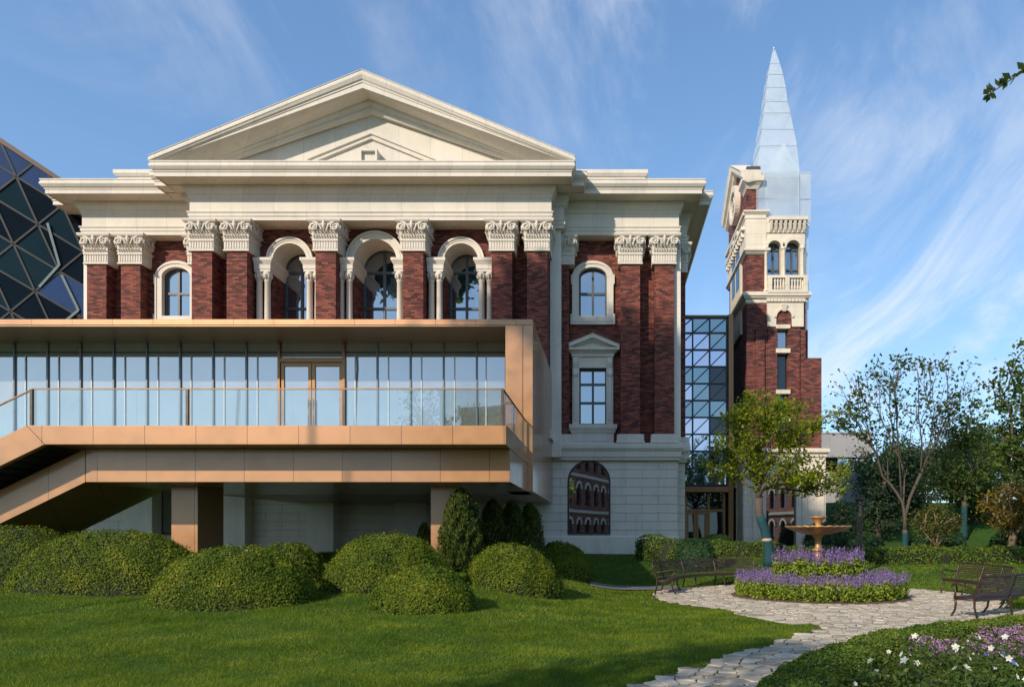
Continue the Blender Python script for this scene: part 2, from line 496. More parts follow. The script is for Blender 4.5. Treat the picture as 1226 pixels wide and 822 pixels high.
class MB:
    """Collects faces; build() links them as ONE mesh object (vertices given in world space)."""

    def __init__(self):
        self.v, self.f, self.s, self.mi = [], [], [], []
        self.cur = 0

    def add(self, verts, faces, smooth=False):
        o = len(self.v)
        self.v.extend(tuple(p) for p in verts)
        for f in faces:
            self.f.append(tuple(i + o for i in f))
            self.s.append(smooth)
            self.mi.append(self.cur)
        return self

    def box(self, x0, x1, y0, y1, z0, z1):
        return self.add([(x0, y0, z0), (x1, y0, z0), (x1, y1, z0), (x0, y1, z0), (x0, y0, z1), (x1, y0, z1), (x1, y1, z1), (x0, y1, z1)],
                        [(0, 3, 2, 1), (4, 5, 6, 7), (0, 1, 5, 4), (1, 2, 6, 5), (2, 3, 7, 6), (3, 0, 4, 7)])

    def prism(self, poly, y0, y1):
        """polygon in XZ (counter-clockwise seen from -Y) extruded along Y"""
        n = len(poly)
        v = [(p[0], y0, p[1]) for p in poly] + [(p[0], y1, p[1]) for p in poly]
        f = [tuple(range(n)), tuple(range(2 * n - 1, n - 1, -1))]
        f += [(i, i + n, (i + 1) % n + n, (i + 1) % n) for i in range(n)]
        return self.add(v, f)

    def rings(self, rings, closed=True, cap=True, smooth=False):
        n = len(rings[0])
        v = [p for r in rings for p in r]
        f = []
        for k in range(len(rings) - 1):
            for i in range(n if closed else n - 1):
                j = (i + 1) % n
                f.append((k * n + i, k * n + j, (k + 1) * n + j, (k + 1) * n + i))
        if cap:
            f.append(tuple(range(n - 1, -1, -1)))
            f.append(tuple((len(rings) - 1) * n + i for i in range(n)))
        return self.add(v, f, smooth)

    def frame(self, x0, x1, y0, y1, prof):
        """moulding profile [(projection, z)] run round a rectangle with mitred corners"""
        return self.rings([[(x0 - p, y0 - p, z), (x1 + p, y0 - p, z), (x1 + p, y1, z), (x0 - p, y1, z)] for p, z in prof])

    def tube(self, pts, radii, n=8, smooth=True, cap=True):
        pts = [Vector(p) for p in pts]
        rs = []
        ref = None
        for i, p in enumerate(pts):
            d = (pts[min(i + 1, len(pts) - 1)] - pts[max(i - 1, 0)])
            d = d.normalized() if d.length > 1e-9 else Vector((0, 0, 1))
            if ref is None:
                ref = Vector((1, 0, 0)) if abs(d.x) < .8 else Vector((0, 1, 0))
            a = d.cross(ref)
            if a.length < 1e-6:
                a = d.cross(Vector((0, 1, .3)))
            a.normalize()
            b = d.cross(a)
            ref = -b.cross(Vector((0, 0, 0))) if False else ref
            r = radii[i] if hasattr(radii, '__len__') else radii
            rs.append([p + a * (r * math.cos(2 * math.pi * k / n)) + b * (r * math.sin(2 * math.pi * k / n)) for k in range(n)])
        return self.rings(rs, True, cap, smooth)

    def bar(self, p0, p1, w, h=None, up=(0, 0, 1)):
        """rectangular bar between two points"""
        p0, p1 = Vector(p0), Vector(p1)
        h = h or w
        d = (p1 - p0).normalized()
        a = d.cross(Vector(up))
        if a.length < 1e-4:
            a = d.cross(Vector((1, 0, 0)))
        a.normalize()
        b = a.cross(d)
        r = lambda p: [p - a * w / 2 - b * h / 2, p + a * w / 2 - b * h / 2, p + a * w / 2 + b * h / 2, p - a * w / 2 + b * h / 2]
        return self.rings([r(p0), r(p1)])

    def lathe(self, cx, cy, prof, n=32, smooth=True):
        return self.rings([[(cx + r * math.cos(2 * math.pi * k / n), cy + r * math.sin(2 * math.pi * k / n), z) for k in range(n)] for r, z in prof], True, True, smooth)

    def arch_ring(self, cx, cz, r0, r1, y0, y1, a0=0.0, a1=math.pi, n=24, e=1.0):
        """solid half ring in XZ from y0 to y1, e = vertical squash"""
        rs = []
        for k in range(n + 1):
            a = a0 + (a1 - a0) * k / n
            c, s = math.cos(a), math.sin(a)
            rs.append([(cx + r0 * c, y0, cz + r0 * s * e), (cx + r0 * c, y1, cz + r0 * s * e),
                       (cx + r1 * c, y1, cz + (r1 * e if e == 1 else r0 * e + (r1 - r0)) * s), (cx + r1 * c, y0, cz + (r1 * e if e == 1 else r0 * e + (r1 - r0)) * s)])
        return self.rings(rs)

    def build(self, name, mats, parent=None, bevel=0.0, seg=2):
        if not isinstance(mats, (list, tuple)):
            mats = [mats]
        me = bpy.data.meshes.new(name)
        off = world_off(parent)
        me.from_pydata([(x - off.x, y - off.y, z - off.z) for x, y, z in self.v], [], self.f)
        for m_ in mats:
            me.materials.append(m_)
        me.polygons.foreach_set("use_smooth", self.s)
        me.polygons.foreach_set("material_index", self.mi)
        me.update()
        bm = bmesh.new()
        bm.from_mesh(me)
        bmesh.ops.recalc_face_normals(bm, faces=bm.faces)
        bm.to_mesh(me)
        bm.free()
        o = bpy.data.objects.new(name, me)
        COL.objects.link(o)
        o.parent = parent
        if bevel:
            b = o.modifiers.new("bevel", 'BEVEL')
            b.width = bevel
            b.segments = seg
            b.limit_method = 'ANGLE'
            b.angle_limit = R(35)
        return o


def empty(name, loc, label=None, cat=None, group=None, rz=0.0):
    o = bpy.data.objects.new(name, None)
    o.empty_display_size = 0.3
    o.location = loc
    o.rotation_euler = (0, 0, rz)
    COL.objects.link(o)
    tag(o, label, cat, group)
    return o


def tag(o, label=None, cat=None, group=None, kind=None):
    for k, v in (("label", label), ("category", cat), ("group", group), ("kind", kind)):
        if v:
            o[k] = v
    return o


def copy_tree(o, parent=None):
    c = o.copy()
    COL.objects.link(c)
    if parent is not None:
        c.parent = parent
    for ch in list(o.children):
        copy_tree(ch, c)
    return c


def np_obj(name, verts, faces, mats, mi=None, parent=None, smooth=False):
    """numpy mesh: verts (n,3) world space, faces (m,k) all the same size"""
    me = bpy.data.meshes.new(name)
    off = np.array(world_off(parent))
    v = np.asarray(verts, dtype=np.float32) - off.astype(np.float32)
    f = np.asarray(faces, dtype=np.int32)
    m_, k = f.shape
    me.vertices.add(len(v))
    me.vertices.foreach_set("co", v.ravel())
    me.loops.add(m_ * k)
    me.loops.foreach_set("vertex_index", f.ravel())
    me.polygons.add(m_)
    me.polygons.foreach_set("loop_start", np.arange(0, m_ * k, k, dtype=np.int32))
    me.polygons.foreach_set("loop_total", np.full(m_, k, dtype=np.int32))
    for x in mats if isinstance(mats, (list, tuple)) else [mats]:
        me.materials.append(x)
    if mi is not None:
        me.polygons.foreach_set("material_index", np.asarray(mi, dtype=np.int32))
    if smooth:
        me.polygons.foreach_set("use_smooth", np.ones(m_, dtype=bool))
    me.update(calc_edges=True)
    o = bpy.data.objects.new(name, me)
    COL.objects.link(o)
    o.parent = parent
    return o


def wall_with_holes(mb, x0, x1, z0, z1, y, holes, depth):
    """front wall sheet at y with polygon holes and their reveals going back by depth"""
    bm = bmesh.new()
    edges = []
    loops = [[(x0, z0), (x1, z0), (x1, z1), (x0, z1)]] + holes
    for lp in loops:
        vs_ = [bm.verts.new((p[0], 0, p[1])) for p in lp]
        for i in range(len(vs_)):
            edges.append(bm.edges.new((vs_[i], vs_[(i + 1) % len(vs_)])))
    bmesh.ops.triangle_fill(bm, use_beauty=True, use_dissolve=False, edges=edges, normal=(0, -1, 0))
    bm.verts.index_update()
    mb.add([(v.co.x, y, v.co.z) for v in bm.verts], [tuple(v.index for v in f.verts) for f in bm.faces])
    bm.free()
    for lp in holes:
        n = len(lp)
        mb.add([(p[0], y, p[1]) for p in lp] + [(p[0], y + depth, p[1]) for p in lp],
               [(i, (i + 1) % n, (i + 1) % n + n, i + n) for i in range(n)])


def arch_loop(cx, hw, z0, zs, rise=None, n=20):
    rise = hw if rise is None else rise
    pts = [(cx - hw, z0), (cx + hw, z0)]
    for k in range(n + 1):
        a = math.pi * k / n
        pts.append((cx + hw * math.cos(a), zs + rise * math.sin(a)))
    return pts


def smooth01(t):
    t = np.clip(t, 0, 1)
    return t * t * (3 - 2 * t)


def gz(x, y):
    """height of the ground"""
    x = np.asarray(x, dtype=float)
    y = np.asarray(y, dtype=float)
    zl = np.interp(y, [9, 11, 20, 26, 29, 60], [0, .12, .86, 1.0, 1.05, 1.05])
    zr1 = np.interp(y, [24.3, 28, 30, 60], [0, .76, .95, 1.0])
    zr2 = np.interp(y, [24.3, 31, 38, 60], [0, .50, .9, 1.0])
    k = smooth01((x - 6.5) / 3.5)
    zr = zr1 * (1 - k) + zr2 * k
    w = smooth01((x + 4.2) / 4.8)
    hill = smooth01((y - 34) / 16) * smooth01((x - 11) / 5) * 3.2
    b = .030 * np.sin(x * 1.7 + 1.3 * np.sin(y * .9)) * np.sin(y * 1.5 + .7) * (1 - w * .9)
    return zl * (1 - w) + (zr + hill) * w + b * np.clip((y - 5) / 5, 0, 1)


def G(x, y):
    return float(gz(x, y))


# ------------------------------------------------------------------ foliage helpers
def leaf_quads(c, nrm, size, aspect=1.7, jitter=0.9, rng=RNG):
    """diamond leaves at centres c, roughly facing nrm"""
    n = len(c)
    d = nrm + rng.normal(0, jitter, (n, 3))
    d /= np.linalg.norm(d, axis=1, keepdims=True) + 1e-9
    t = rng.normal(0, 1, (n, 3))
    t -= d * np.sum(t * d, axis=1, keepdims=True)
    t /= np.linalg.norm(t, axis=1, keepdims=True) + 1e-9
    b = np.cross(d, t)
    s = (np.asarray(size) * rng.uniform(.65, 1.35, n))[:, None]
    L, W = s * .5, s * .5 / aspect
    k = rng.uniform(-.15, .35, (n, 1)) * s
    v = np.stack([c - t * L, c + b * W - d * k * .3 + t * L * .1, c + t * L + d * k * .35, c - b * W - d * k * .3 + t * L * .1], axis=1).reshape(-1, 3)
    f = np.arange(4 * n).reshape(n, 4)
    return v, f


def dome(name, cx, cy, rx, ry, h, n, leaf=0.05, mats=None, seed=0, power=2.4, sink=0.10, lump=0.12):
    """clipped mound shrub: a dark core mesh with many small leaves over it, as one mesh"""
    rng = np.random.default_rng(seed + 100)
    ph = rng.uniform(0, 6.28, 6)
    base = G(cx, cy)

    def radius(th, fi):
        return 1 + lump * (.5 * np.sin(3 * th + ph[0]) * np.cos(2 * fi + ph[1]) + .35 * np.sin(7 * th + ph[2]) * np.sin(5 * fi + ph[3]) + .25 * np.sin(13 * th + ph[4]) * np.sin(9 * fi + ph[5]))

    def surf(th, fi, k):
        c = 1 - np.asarray(fi) / (np.pi / 2)
        s = np.clip(1 - np.abs(c) ** power, 0, 1) ** .60
        r = radius(th, fi) * k
        x = cx + rx * c * np.cos(th) * r
        y = cy + ry * c * np.sin(th) * r
        z0 = gz(x, y) * .6 + base * .4 - sink
        return np.stack([x, y, z0 + (h + sink) * s * r], axis=-1)
    nu, nv = 40, 12
    th, fi = np.meshgrid(np.linspace(0, 2 * np.pi, nu, endpoint=False), np.linspace(0, np.pi / 2, nv))
    cv_ = surf(th, fi, .93).reshape(-1, 3)
    cf = [(j * nu + i, j * nu + (i + 1) % nu, (j + 1) * nu + (i + 1) % nu, (j + 1) * nu + i) for j in range(nv - 1) for i in range(nu)]
    u = rng.uniform(0, 1, n)
    fi_ = (1 - u ** .31) * np.pi / 2
    th_ = rng.uniform(0, 2 * np.pi, n)
    k = 1 + rng.normal(0, .016, n) + (rng.random(n) < .035) * rng.uniform(0, .05, n)
    p = surf(th_, fi_, k)
    e = 1e-3
    a = surf(th_ + e, fi_, k) - p
    b_ = surf(th_, fi_ + e, k) - p
    nr = np.cross(a, b_)
    nr /= np.linalg.norm(nr, axis=1, keepdims=True) + 1e-12
    # stray shoots and thin patches
    keep = rng.random(n) < .62 + .5 * (.5 + .5 * np.sin(6 * th_ + ph[1]) * np.sin(8 * fi_ + ph[2]))
    sh = rng.random(n) < .03
    p = p + nr * (sh * rng.uniform(.02, .10, n))[:, None]
    p, nr = p[keep], nr[keep]
    lv, lf = leaf_quads(p, nr, leaf * rng.choice([.75, 1.0, 1.3], len(p)), 1.6, .42, rng)
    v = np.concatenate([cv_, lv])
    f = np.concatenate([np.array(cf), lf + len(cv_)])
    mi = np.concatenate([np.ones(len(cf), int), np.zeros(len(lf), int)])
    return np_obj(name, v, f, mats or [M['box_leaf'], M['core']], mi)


def hedge(name, path, width, height, leaf, dens, mats, seed=0, rough=.05):
    """clipped hedge along a polyline of (x, y): box section with leafy surface, one mesh"""
    rng = np.random.default_rng(seed + 500)
    pts = np.array(path, float)
    seg = np.linalg.norm(np.diff(pts, axis=0), axis=1)
    cum = np.concatenate([[0], np.cumsum(seg)])
    L = cum[-1]

    def at(s):
        x = np.interp(s, cum, pts[:, 0])
        y = np.interp(s, cum, pts[:, 1])
        e = .05
        tx = np.interp(np.minimum(s + e, L), cum, pts[:, 0]) - np.interp(np.maximum(s - e, 0), cum, pts[:, 0])
        ty = np.interp(np.minimum(s + e, L), cum, pts[:, 1]) - np.interp(np.maximum(s - e, 0), cum, pts[:, 1])
        m_ = np.hypot(tx, ty) + 1e-9
        return x, y, tx / m_, ty / m_

    def section(q):
        """q 0..1 round the section from left foot over the top to right foot"""
        per = 2 * height + width
        d = q * per
        r = min(height, width) * .30
        side_l, side_r = d < height, d > height + width
        off = np.where(side_l, -width / 2, np.where(side_r, width / 2, d - height - width / 2))
        z = np.where(side_l, d, np.where(side_r, per - d, height))
        cut = np.clip((np.abs(off) - (width / 2 - r)) / r, 0, 1) * np.clip((z - (height - r)) / r, 0, 1)
        off = off * (1 - .14 * cut)
        z = z - cut * r * .32
        return off, z
    ns, nq = max(4, int(L / .35)), 13
    S = np.linspace(0, L, ns)
    Q = np.linspace(0, 1, nq)
    cv_, cf = [], []
    for s in S:
        x, y, tx, ty = at(np.array(s))
        o, z = section(Q)
        o = o * .9
        z = z * .92
        px, py = x + ty * o, y - tx * o
        cv_.append(np.stack([px, py, gz(px, py) - .03 + z], -1))
    cv_ = np.concatenate(cv_)
    for i in range(ns - 1):
        for j in range(nq - 1):
            cf.append((i * nq + j, i * nq + j + 1, (i + 1) * nq + j + 1, (i + 1) * nq + j))
    for i in (0, ns - 1):
        for j in range(nq // 2):
            cf.append((i * nq + j, i * nq + j + 1, i * nq + nq - 2 - j, i * nq + nq - 1 - j))
    n = int(L * (2 * height + width) * dens)
    s = rng.uniform(-.02, L + .02, n)
    q = rng.uniform(0, 1, n)
    ne = int(n * .02) + int(width * height * dens)
    s[:ne] = np.where(rng.random(ne) < .5, -.01, L + .01)
    x, y, tx, ty = at(np.clip(s, 0, L))
    o, z = section(q)
    nz = np.where((q * (2 * height + width) > height) & (q * (2 * height + width) < height + width), 1.0, .25)
    no = np.sign(o) * (1.1 - nz)
    lumps = 1 + rough * (np.sin(s * 3.1) + np.sin(s * 7.3 + q * 9) + np.sin(s * 1.3 + q * 4))
    o = o * lumps
    z = z * lumps
    inward = np.zeros(n)
    inward[:ne] = 1
    o = np.where(inward > 0, o * rng.uniform(0, 1, n), o)
    z = np.where(inward > 0, z * rng.uniform(0.05, 1, n), z)
    px, py = x + ty * o, y - tx * o
    p = np.stack([px, py, gz(px, py) + z + rng.normal(0, .012, n)], -1)
    nr = np.stack([ty * no, -tx * no, nz], -1)
    lv, lf = leaf_quads(p, nr, leaf, 1.6, .8, rng)
    v = np.concatenate([cv_, lv])
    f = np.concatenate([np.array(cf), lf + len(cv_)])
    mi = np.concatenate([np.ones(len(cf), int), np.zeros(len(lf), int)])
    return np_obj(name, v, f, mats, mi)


def tree(name, loc, trunk_pts, trunk_r, lobes, n_tips, leaves_per_tip, leaf, mat_leaf, mat_bark, label, cat="tree", group=None, seed=0,
         wrap=None, tie=None, sigma=.28, up=0.35, flat=1.0, min_r=.010, tipbias=.55, droop=0.0, bf=.55):
    """trunk polyline + crown tips sampled in ellipsoid lobes, joined by pipe-model branches; crown of single leaves"""
    rng = np.random.default_rng(seed + 900)
    root = empty(name, loc, label, cat, group)
    loc = np.array(loc, float)
    nodes = [np.array(p, float) + loc for p in trunk_pts]
    parent = [-1] + list(range(len(nodes) - 1))
    ntr = len(nodes)
    first = ntr - 2
    tips = []
    wts = np.array([l[6] for l in lobes], float)
    wts /= wts.sum()
    for _ in range(n_tips):
        l = lobes[rng.choice(len(lobes), p=wts)]
        d = rng.normal(0, 1, 3)
        d /= np.linalg.norm(d)
        rr = rng.uniform(tipbias ** 3, 1) ** (1 / 3)
        tips.append(loc + np.array(l[:3]) + d * np.array(l[3:6]) * rr)
    tips = np.array(tips)
    top = nodes[-1]
    order = np.argsort(np.linalg.norm(tips - top, axis=1))
    tip_nodes = []
    arr = [n_.copy() for n_ in nodes]
    plen = [0.0] * ntr
    for k in order:
        t = tips[k]
        A = np.array(arr)
        ok = np.arange(len(A)) >= first
        dv = t - A
        dist = np.linalg.norm(dv, axis=1)
        pen = dist + np.maximum(0, A[:, 2] - t[2] + .15 * dist) * 1.6 + (~ok) * 1e3 + bf * np.array(plen)
        j = int(np.argmin(pen))
        a = A[j]
        dd = np.linalg.norm(t - a)
        steps = max(1, min(5, int(dd / .45)))
        prev = j
        pa = parent[j]
        dirn = (a - A[pa]) if pa >= 0 else np.array([0, 0, 1.0])
        dirn = dirn / (np.linalg.norm(dirn) + 1e-9)
        ctrl = a + (dirn * .35 + np.array([0, 0, up])) * dd * .5
        for s in range(1, steps + 1):
            u = s / steps
            p = (1 - u) ** 2 * a + 2 * u * (1 - u) * ctrl + u * u * t
            if s < steps:
                p = p + rng.normal(0, .035 * dd / steps, 3)
            arr.append(p)
            parent.append(prev)
            plen.append(plen[prev] + float(np.linalg.norm(p - arr[prev])))
            prev = len(arr) - 1
        tip_nodes.append(prev)
    n = len(arr)
    acc = np.zeros(n)
    children = [[] for _ in range(n)]
    for i in range(n):
        if parent[i] >= 0:
            children[parent[i]].append(i)
    for i in range(n - 1, -1, -1):
        if not children[i]:
            acc[i] = 1
        if parent[i] >= 0:
            acc[parent[i]] += acc[i]
    rad = np.maximum(min_r, trunk_r * .92 * np.minimum(1.0, acc / acc[first]) ** .46)
    for i in range(ntr):
        rad[i] = trunk_r * (1.0 + .25 * (1 - i / max(1, ntr - 1)) ** 2)
    rad[0] *= 1.22
    mb = MB()
    P3 = [tuple(p) for p in arr]
    mb.tube([P3[i] for i in range(ntr)], [rad[i] for i in range(ntr)], 10)
    done = set()
    for i in range(n):
        if i < ntr:
            starts = [c for c in children[i] if c >= ntr]
        else:
            ch = children[i]
            starts = sorted(ch, key=lambda c: -acc[c])[1:]
        for c in starts:
            chain = [i, c]
            while children[chain[-1]]:
                chain.append(max(children[chain[-1]], key=lambda q: acc[q]))
            rr = [min(rad[q], rad[c]) for q in chain]
            rr[0] = rad[c]
            mb.tube([P3[q] for q in chain], rr, 6 if rr[0] > .02 else 4)
    mb.build("trunk", mat_bark, root)
    c = []
    for ti in tip_nodes:
        p = arr[ti]
        q = arr[parent[ti]]
        m_ = rng.poisson(leaves_per_tip)
        if m_ == 0:
            continue
        u = rng.uniform(-.35, 1.1, (m_, 1))
        pp = q + (p - q) * u + rng.normal(0, 1, (m_, 3)) * np.array([sigma, sigma, sigma * .62 * flat])
        pp[:, 2] -= droop * np.abs(rng.normal(0, sigma, m_))
        c.append(pp)
    c = np.concatenate(c)
    nr = np.tile(np.array([[0.0, 0, .8]]), (len(c), 1))
    lv, lf = leaf_quads(c, nr, leaf, 1.7, .75, rng)
    np_obj("crown", lv, lf, mat_leaf, None, root)
    if wrap:
        z0, z1 = wrap
        w = MB()
        pts, rr = [], []
        for k in range(9):
            z = z0 + (z1 - z0) * k / 8
            zs = [p[2] - loc[2] for p in arr[:ntr]]
            x = float(np.interp(z, zs, [p[0] for p in arr[:ntr]]))
            y = float(np.interp(z, zs, [p[1] for p in arr[:ntr]]))
            pts.append((x, y, z + loc[2]))
            rr.append(float(np.interp(z, zs, rad[:ntr])) + .015 + .008 * (k % 2))
        w.tube(pts, rr, 12)
        w.build("trunk_wrap", M['teal_wrap'], root)
        if tie:
            w = MB()
            zs = [p[2] for p in pts]
            x = float(np.interp(tie + loc[2], zs, [p[0] for p in pts]))
            y = float(np.interp(tie + loc[2], zs, [p[1] for p in pts]))
            r_ = float(np.interp(tie + loc[2], zs, rr)) + .012
            w.tube([(x, y, tie + loc[2] - .06), (x, y, tie + loc[2] + .06)], [r_, r_], 12)
            w.build("tie", M['tan_wrap'], root)
    return root


# ================================================================== GROUND
FC = (6.1, 19.9)            # centre of the fountain ring


def build_ground():
    xs = np.unique(np.concatenate([np.linspace(-700, -60, 12), np.linspace(-60, -12, 25), np.linspace(-12, 14, 79), np.linspace(14, 70, 29), np.linspace(70, 700, 12)]))
    ys = np.unique(np.concatenate([np.linspace(-500, -40, 10), np.linspace(-40, 4, 12), np.linspace(4, 34, 91), np.linspace(34, 80, 24), np.linspace(80, 900, 12)]))
    X, Y = np.meshgrid(xs, ys)
    v = np.stack([X, Y, gz(X, Y)], -1).reshape(-1, 3)
    nx = len(xs)
    f = [(j * nx + i, j * nx + i + 1, (j + 1) * nx + i + 1, (j + 1) * nx + i) for j in range(len(ys) - 1) for i in range(nx - 1)]
    o = np_obj("ground", v, f, M['ground'], smooth=True)
    tag(o, kind="structure")


build_ground()

# ---- paved path: ring round the fountain plus the way down to the camera's left
LEFT_EDGE = [(-.6, 4.2), (-.25, 6.8), (.29, 8.1), (1.42, 9.5), (2.6, 11.1), (4.25, 13.3), (3.36, 15.06)]
RIGHT_EDGE = [(1.0, 4.2), (1.4, 6.6), (2.0, 8.0), (2.95, 9.3), (4.2, 10.6), (5.6, 11.7), (7.4, 12.6), (9.5, 13.2), (11.6, 13.9)]


def in_poly(x, y, poly):
    x = np.asarray(x, float)
    y = np.asarray(y, float)
    ins = np.zeros(np.broadcast(x, y).shape, bool)
    n = len(poly)
    for i in range(n):
        x0, y0 = poly[i]
        x1, y1 = poly[(i + 1) % n]
        c = ((y0 > y) != (y1 > y)) & (x < (x1 - x0) * (y - y0) / (y1 - y0 + 1e-12) + x0)
        ins ^= c
    return ins


PATH_STRIP = LEFT_EDGE[:-1] + [(5.0, 15.5), (9.0, 16.5), (13.0, 16.0), (13.5, 14.6)] + RIGHT_EDGE[::-1]


def on_path(x, y, grow=0.0):
    d = np.hypot(np.asarray(x) - FC[0], np.asarray(y) - FC[1])
    a = in_poly(x, y, PATH_STRIP)
    if grow:
        for dx, dy in ((grow, 0), (-grow, 0), (0, grow), (0, -grow)):
            a = a | in_poly(np.asarray(x) + dx, np.asarray(y) + dy, PATH_STRIP)
    # the fillet between the ring and the path's tip
    fil = in_poly(x, y, [(4.25, 13.3), (3.36, 15.06), (2.55, 17.0), (6, 18), (7, 14)])
    return a | (d < 4.75 + grow) | fil


def build_path():
    # joint bed: a dense sheet of the path's shape 4 mm above the ground
    step = .16
    gx = np.arange(-1.2, 14, step)
    gy = np.arange(4, 25.2, step)
    X, Y = np.meshgrid(gx, gy)
    ins = on_path(X + step / 2, Y + step / 2)
    idx = -np.ones((len(gy) + 1, len(gx) + 1), int)
    v, f = [], []

    def vid(j, i):
        if idx[j, i] < 0:
            idx[j, i] = len(v)
            x, y = gx[0] + i * step, gy[0] + j * step
            v.append((x, y, G(x, y) + .012))
        return idx[j, i]
    for j, i in zip(*np.nonzero(ins)):
        f.append((vid(j, i), vid(j, i + 1), vid(j + 1, i + 1), vid(j + 1, i)))
    # stones: relaxed random points, cells cut by the bisectors of their neighbours
    rng = np.random.default_rng(5)
    A, B = (-1.2, 13.6), (4.0, 25.0)
    pts = []
    grid = {}
    tries = 0
    while tries < 80000:
        tries += 1
        x, y = rng.uniform(*A), rng.uniform(*B)
        if not on_path(x, y, .4) or math.hypot(x - FC[0], y - FC[1]) < 2.2:
            continue
        rmin = .10 + .13 * rng.random() ** 1.6
        k = (int(x / .35), int(y / .35))
        bad = False
        for a in (-1, 0, 1):
            for b in (-1, 0, 1):
                for (px, py, pr) in grid.get((k[0] + a, k[1] + b), ()):
                    if (px - x) ** 2 + (py - y) ** 2 < ((rmin + pr) * .5 + .04) ** 2:
                        bad = True
        if bad:
            continue
        grid.setdefault(k, []).append((x, y, rmin))
        pts.append((x, y))
    P = np.array(pts)
    mb = MB()
    for i, (x, y) in enumerate(P):
        if not on_path(x, y, -.0):
            continue
        d2 = np.sum((P - P[i]) ** 2, 1)
        nb = np.argsort(d2)[1:16]
        poly = [(x + .42 * math.cos(t), y + .42 * math.sin(t)) for t in np.linspace(0, 2 * math.pi, 13)[:-1]]
        for q in nb:
            mx, my = (P[q] + P[i]) / 2
            nx, ny = P[q] - P[i]
            out = []
            for a in range(len(poly)):
                p0, p1 = poly[a], poly[(a + 1) % len(poly)]
                s0 = (p0[0] - mx) * nx + (p0[1] - my) * ny
                s1 = (p1[0] - mx) * nx + (p1[1] - my) * ny
                if s0 <= 0:
                    out.append(p0)
                if s0 * s1 < 0:
                    t = s0 / (s0 - s1)
                    out.append((p0[0] + t * (p1[0] - p0[0]), p0[1] + t * (p1[1] - p0[1])))
            poly = out
            if len(poly) < 3:
                break
        if len(poly) < 3:
            continue
        n = len(poly)
        cx = sum(p[0] for p in poly) / n
        cy = sum(p[1] for p in poly) / n
        # round off short corners, jitter
        pp = []
        for a in range(n):
            p0, p1 = poly[a], poly[(a + 1) % n]
            for t in (.11, .5, .89):
                qx, qy = p0[0] + (p1[0] - p0[0]) * t, p0[1] + (p1[1] - p0[1]) * t
                pp.append((qx + rng.normal(0, .006), qy + rng.normal(0, .006)))
        h = .034 + rng.uniform(-.008, .012)
        tx, ty = rng.normal(0, .02, 2)
        rings = []
        for k, (s, dz) in enumerate(((.034, 0.0), (.018, .6), (.026, .92), (.044, 1.0))):
            ring = []
            for (qx, qy) in pp:
                dx, dy = qx - cx, qy - cy
                r_ = math.hypot(dx, dy) + 1e-6
                q = max(.3, (r_ - s * .70) / r_)
                ex, ey = cx + dx * q, cy + dy * q
                ring.append((ex, ey, G(ex, ey) + h * dz + .006 + (tx * dx + ty * dy) * dz))
            rings.append(ring)
        mb.rings(rings, True, False)
        mb.add(rings[-1], [tuple(range(len(pp)))])
    base = len(mb.v)
    path = mb.build("path", M['paving'])
    tag(path, kind="structure")
    bed = np_obj("path_mortar_bed", v, f, M['joint'])
    bed.parent = path


build_path()


# ================================================================== MAIN BUILDING
XC = -10.1
GY = 30.55                    # ground storey face
hall = empty("civic_hall", (XC, 31, 1.0), "long red brick hall with cream pediment, carved pilasters and arched windows", "hall")

# ---- brick walls
wings = (1, -1)
mb = MB()
YW, YP = 31.0, 29.86
zb = 5.3
# portico wall with three arched openings
bays = [(-13.82, .74, 0.98), (-10.1, .92, 1.24), (-6.38, .74, 0.98)]
ZS = 13.70
holes = [arch_loop(c, a + .06, 8.6, ZS) for c, a, b in bays]
wall_with_holes(mb, -17.6, -2.55, zb, 15.2, YP, holes, 1.1)
mb.add([(-17.6, YP, zb), (-17.6, YW + .3, zb), (-17.6, YW + .3, 15.2), (-17.6, YP, 15.2)], [(0, 1, 2, 3)])
mb.add([(-2.55, YP, zb), (-2.55, YW + .3, zb), (-2.55, YW + .3, 15.2), (-2.55, YP, 15.2)], [(0, 1, 2, 3)])
# wings with upper window and lower window
UW = dict(hw=.66, z0=11.66, zs=13.45, rise=.44)
LW = dict(hw=.63, z0=6.77, z1=9.32)
XWIN = [-.69, 2 * XC + .69]
for s, xw in zip(wings, XWIN):
    x0, x1 = sorted((XC + s * 7.3, XC + s * 13.2))
    hl = [arch_loop(xw, UW['hw'], UW['z0'], UW['zs'], UW['rise']), [(xw - .63, LW['z0']), (xw + .63, LW['z0']), (xw + .63, LW['z1']), (xw - .63, LW['z1'])]]
    wall_with_holes(mb, x0, x1, zb, 15.2, YW, hl, .30)
    xe = XC + s * 13.2
    mb.add([(xe, YW, zb), (xe, 31.95, zb), (xe, 31.95, 15.2), (xe, YW, 15.2)], [(0, 1, 2, 3)])
    # set-back corner and the flank running away
    x2 = XC + s * 13.62
    a, b = sorted((xe, x2))
    mb.box(a, b, 31.75, 33.2, zb, 15.2)
    mb.box(*sorted((x2 - s * .3, x2 - s * .02)), 33.2, 60, zb, 15.2)
mb.build("brick_wall", M['brick'], hall)
# dark rooms behind the panes so the openings have a back
mb = MB()
mb.box(XC - 13.0, XC + 13.0, 32.2, 32.4, 1.1, 16)
mb.build("inner_wall", M['concrete_dark'], hall)


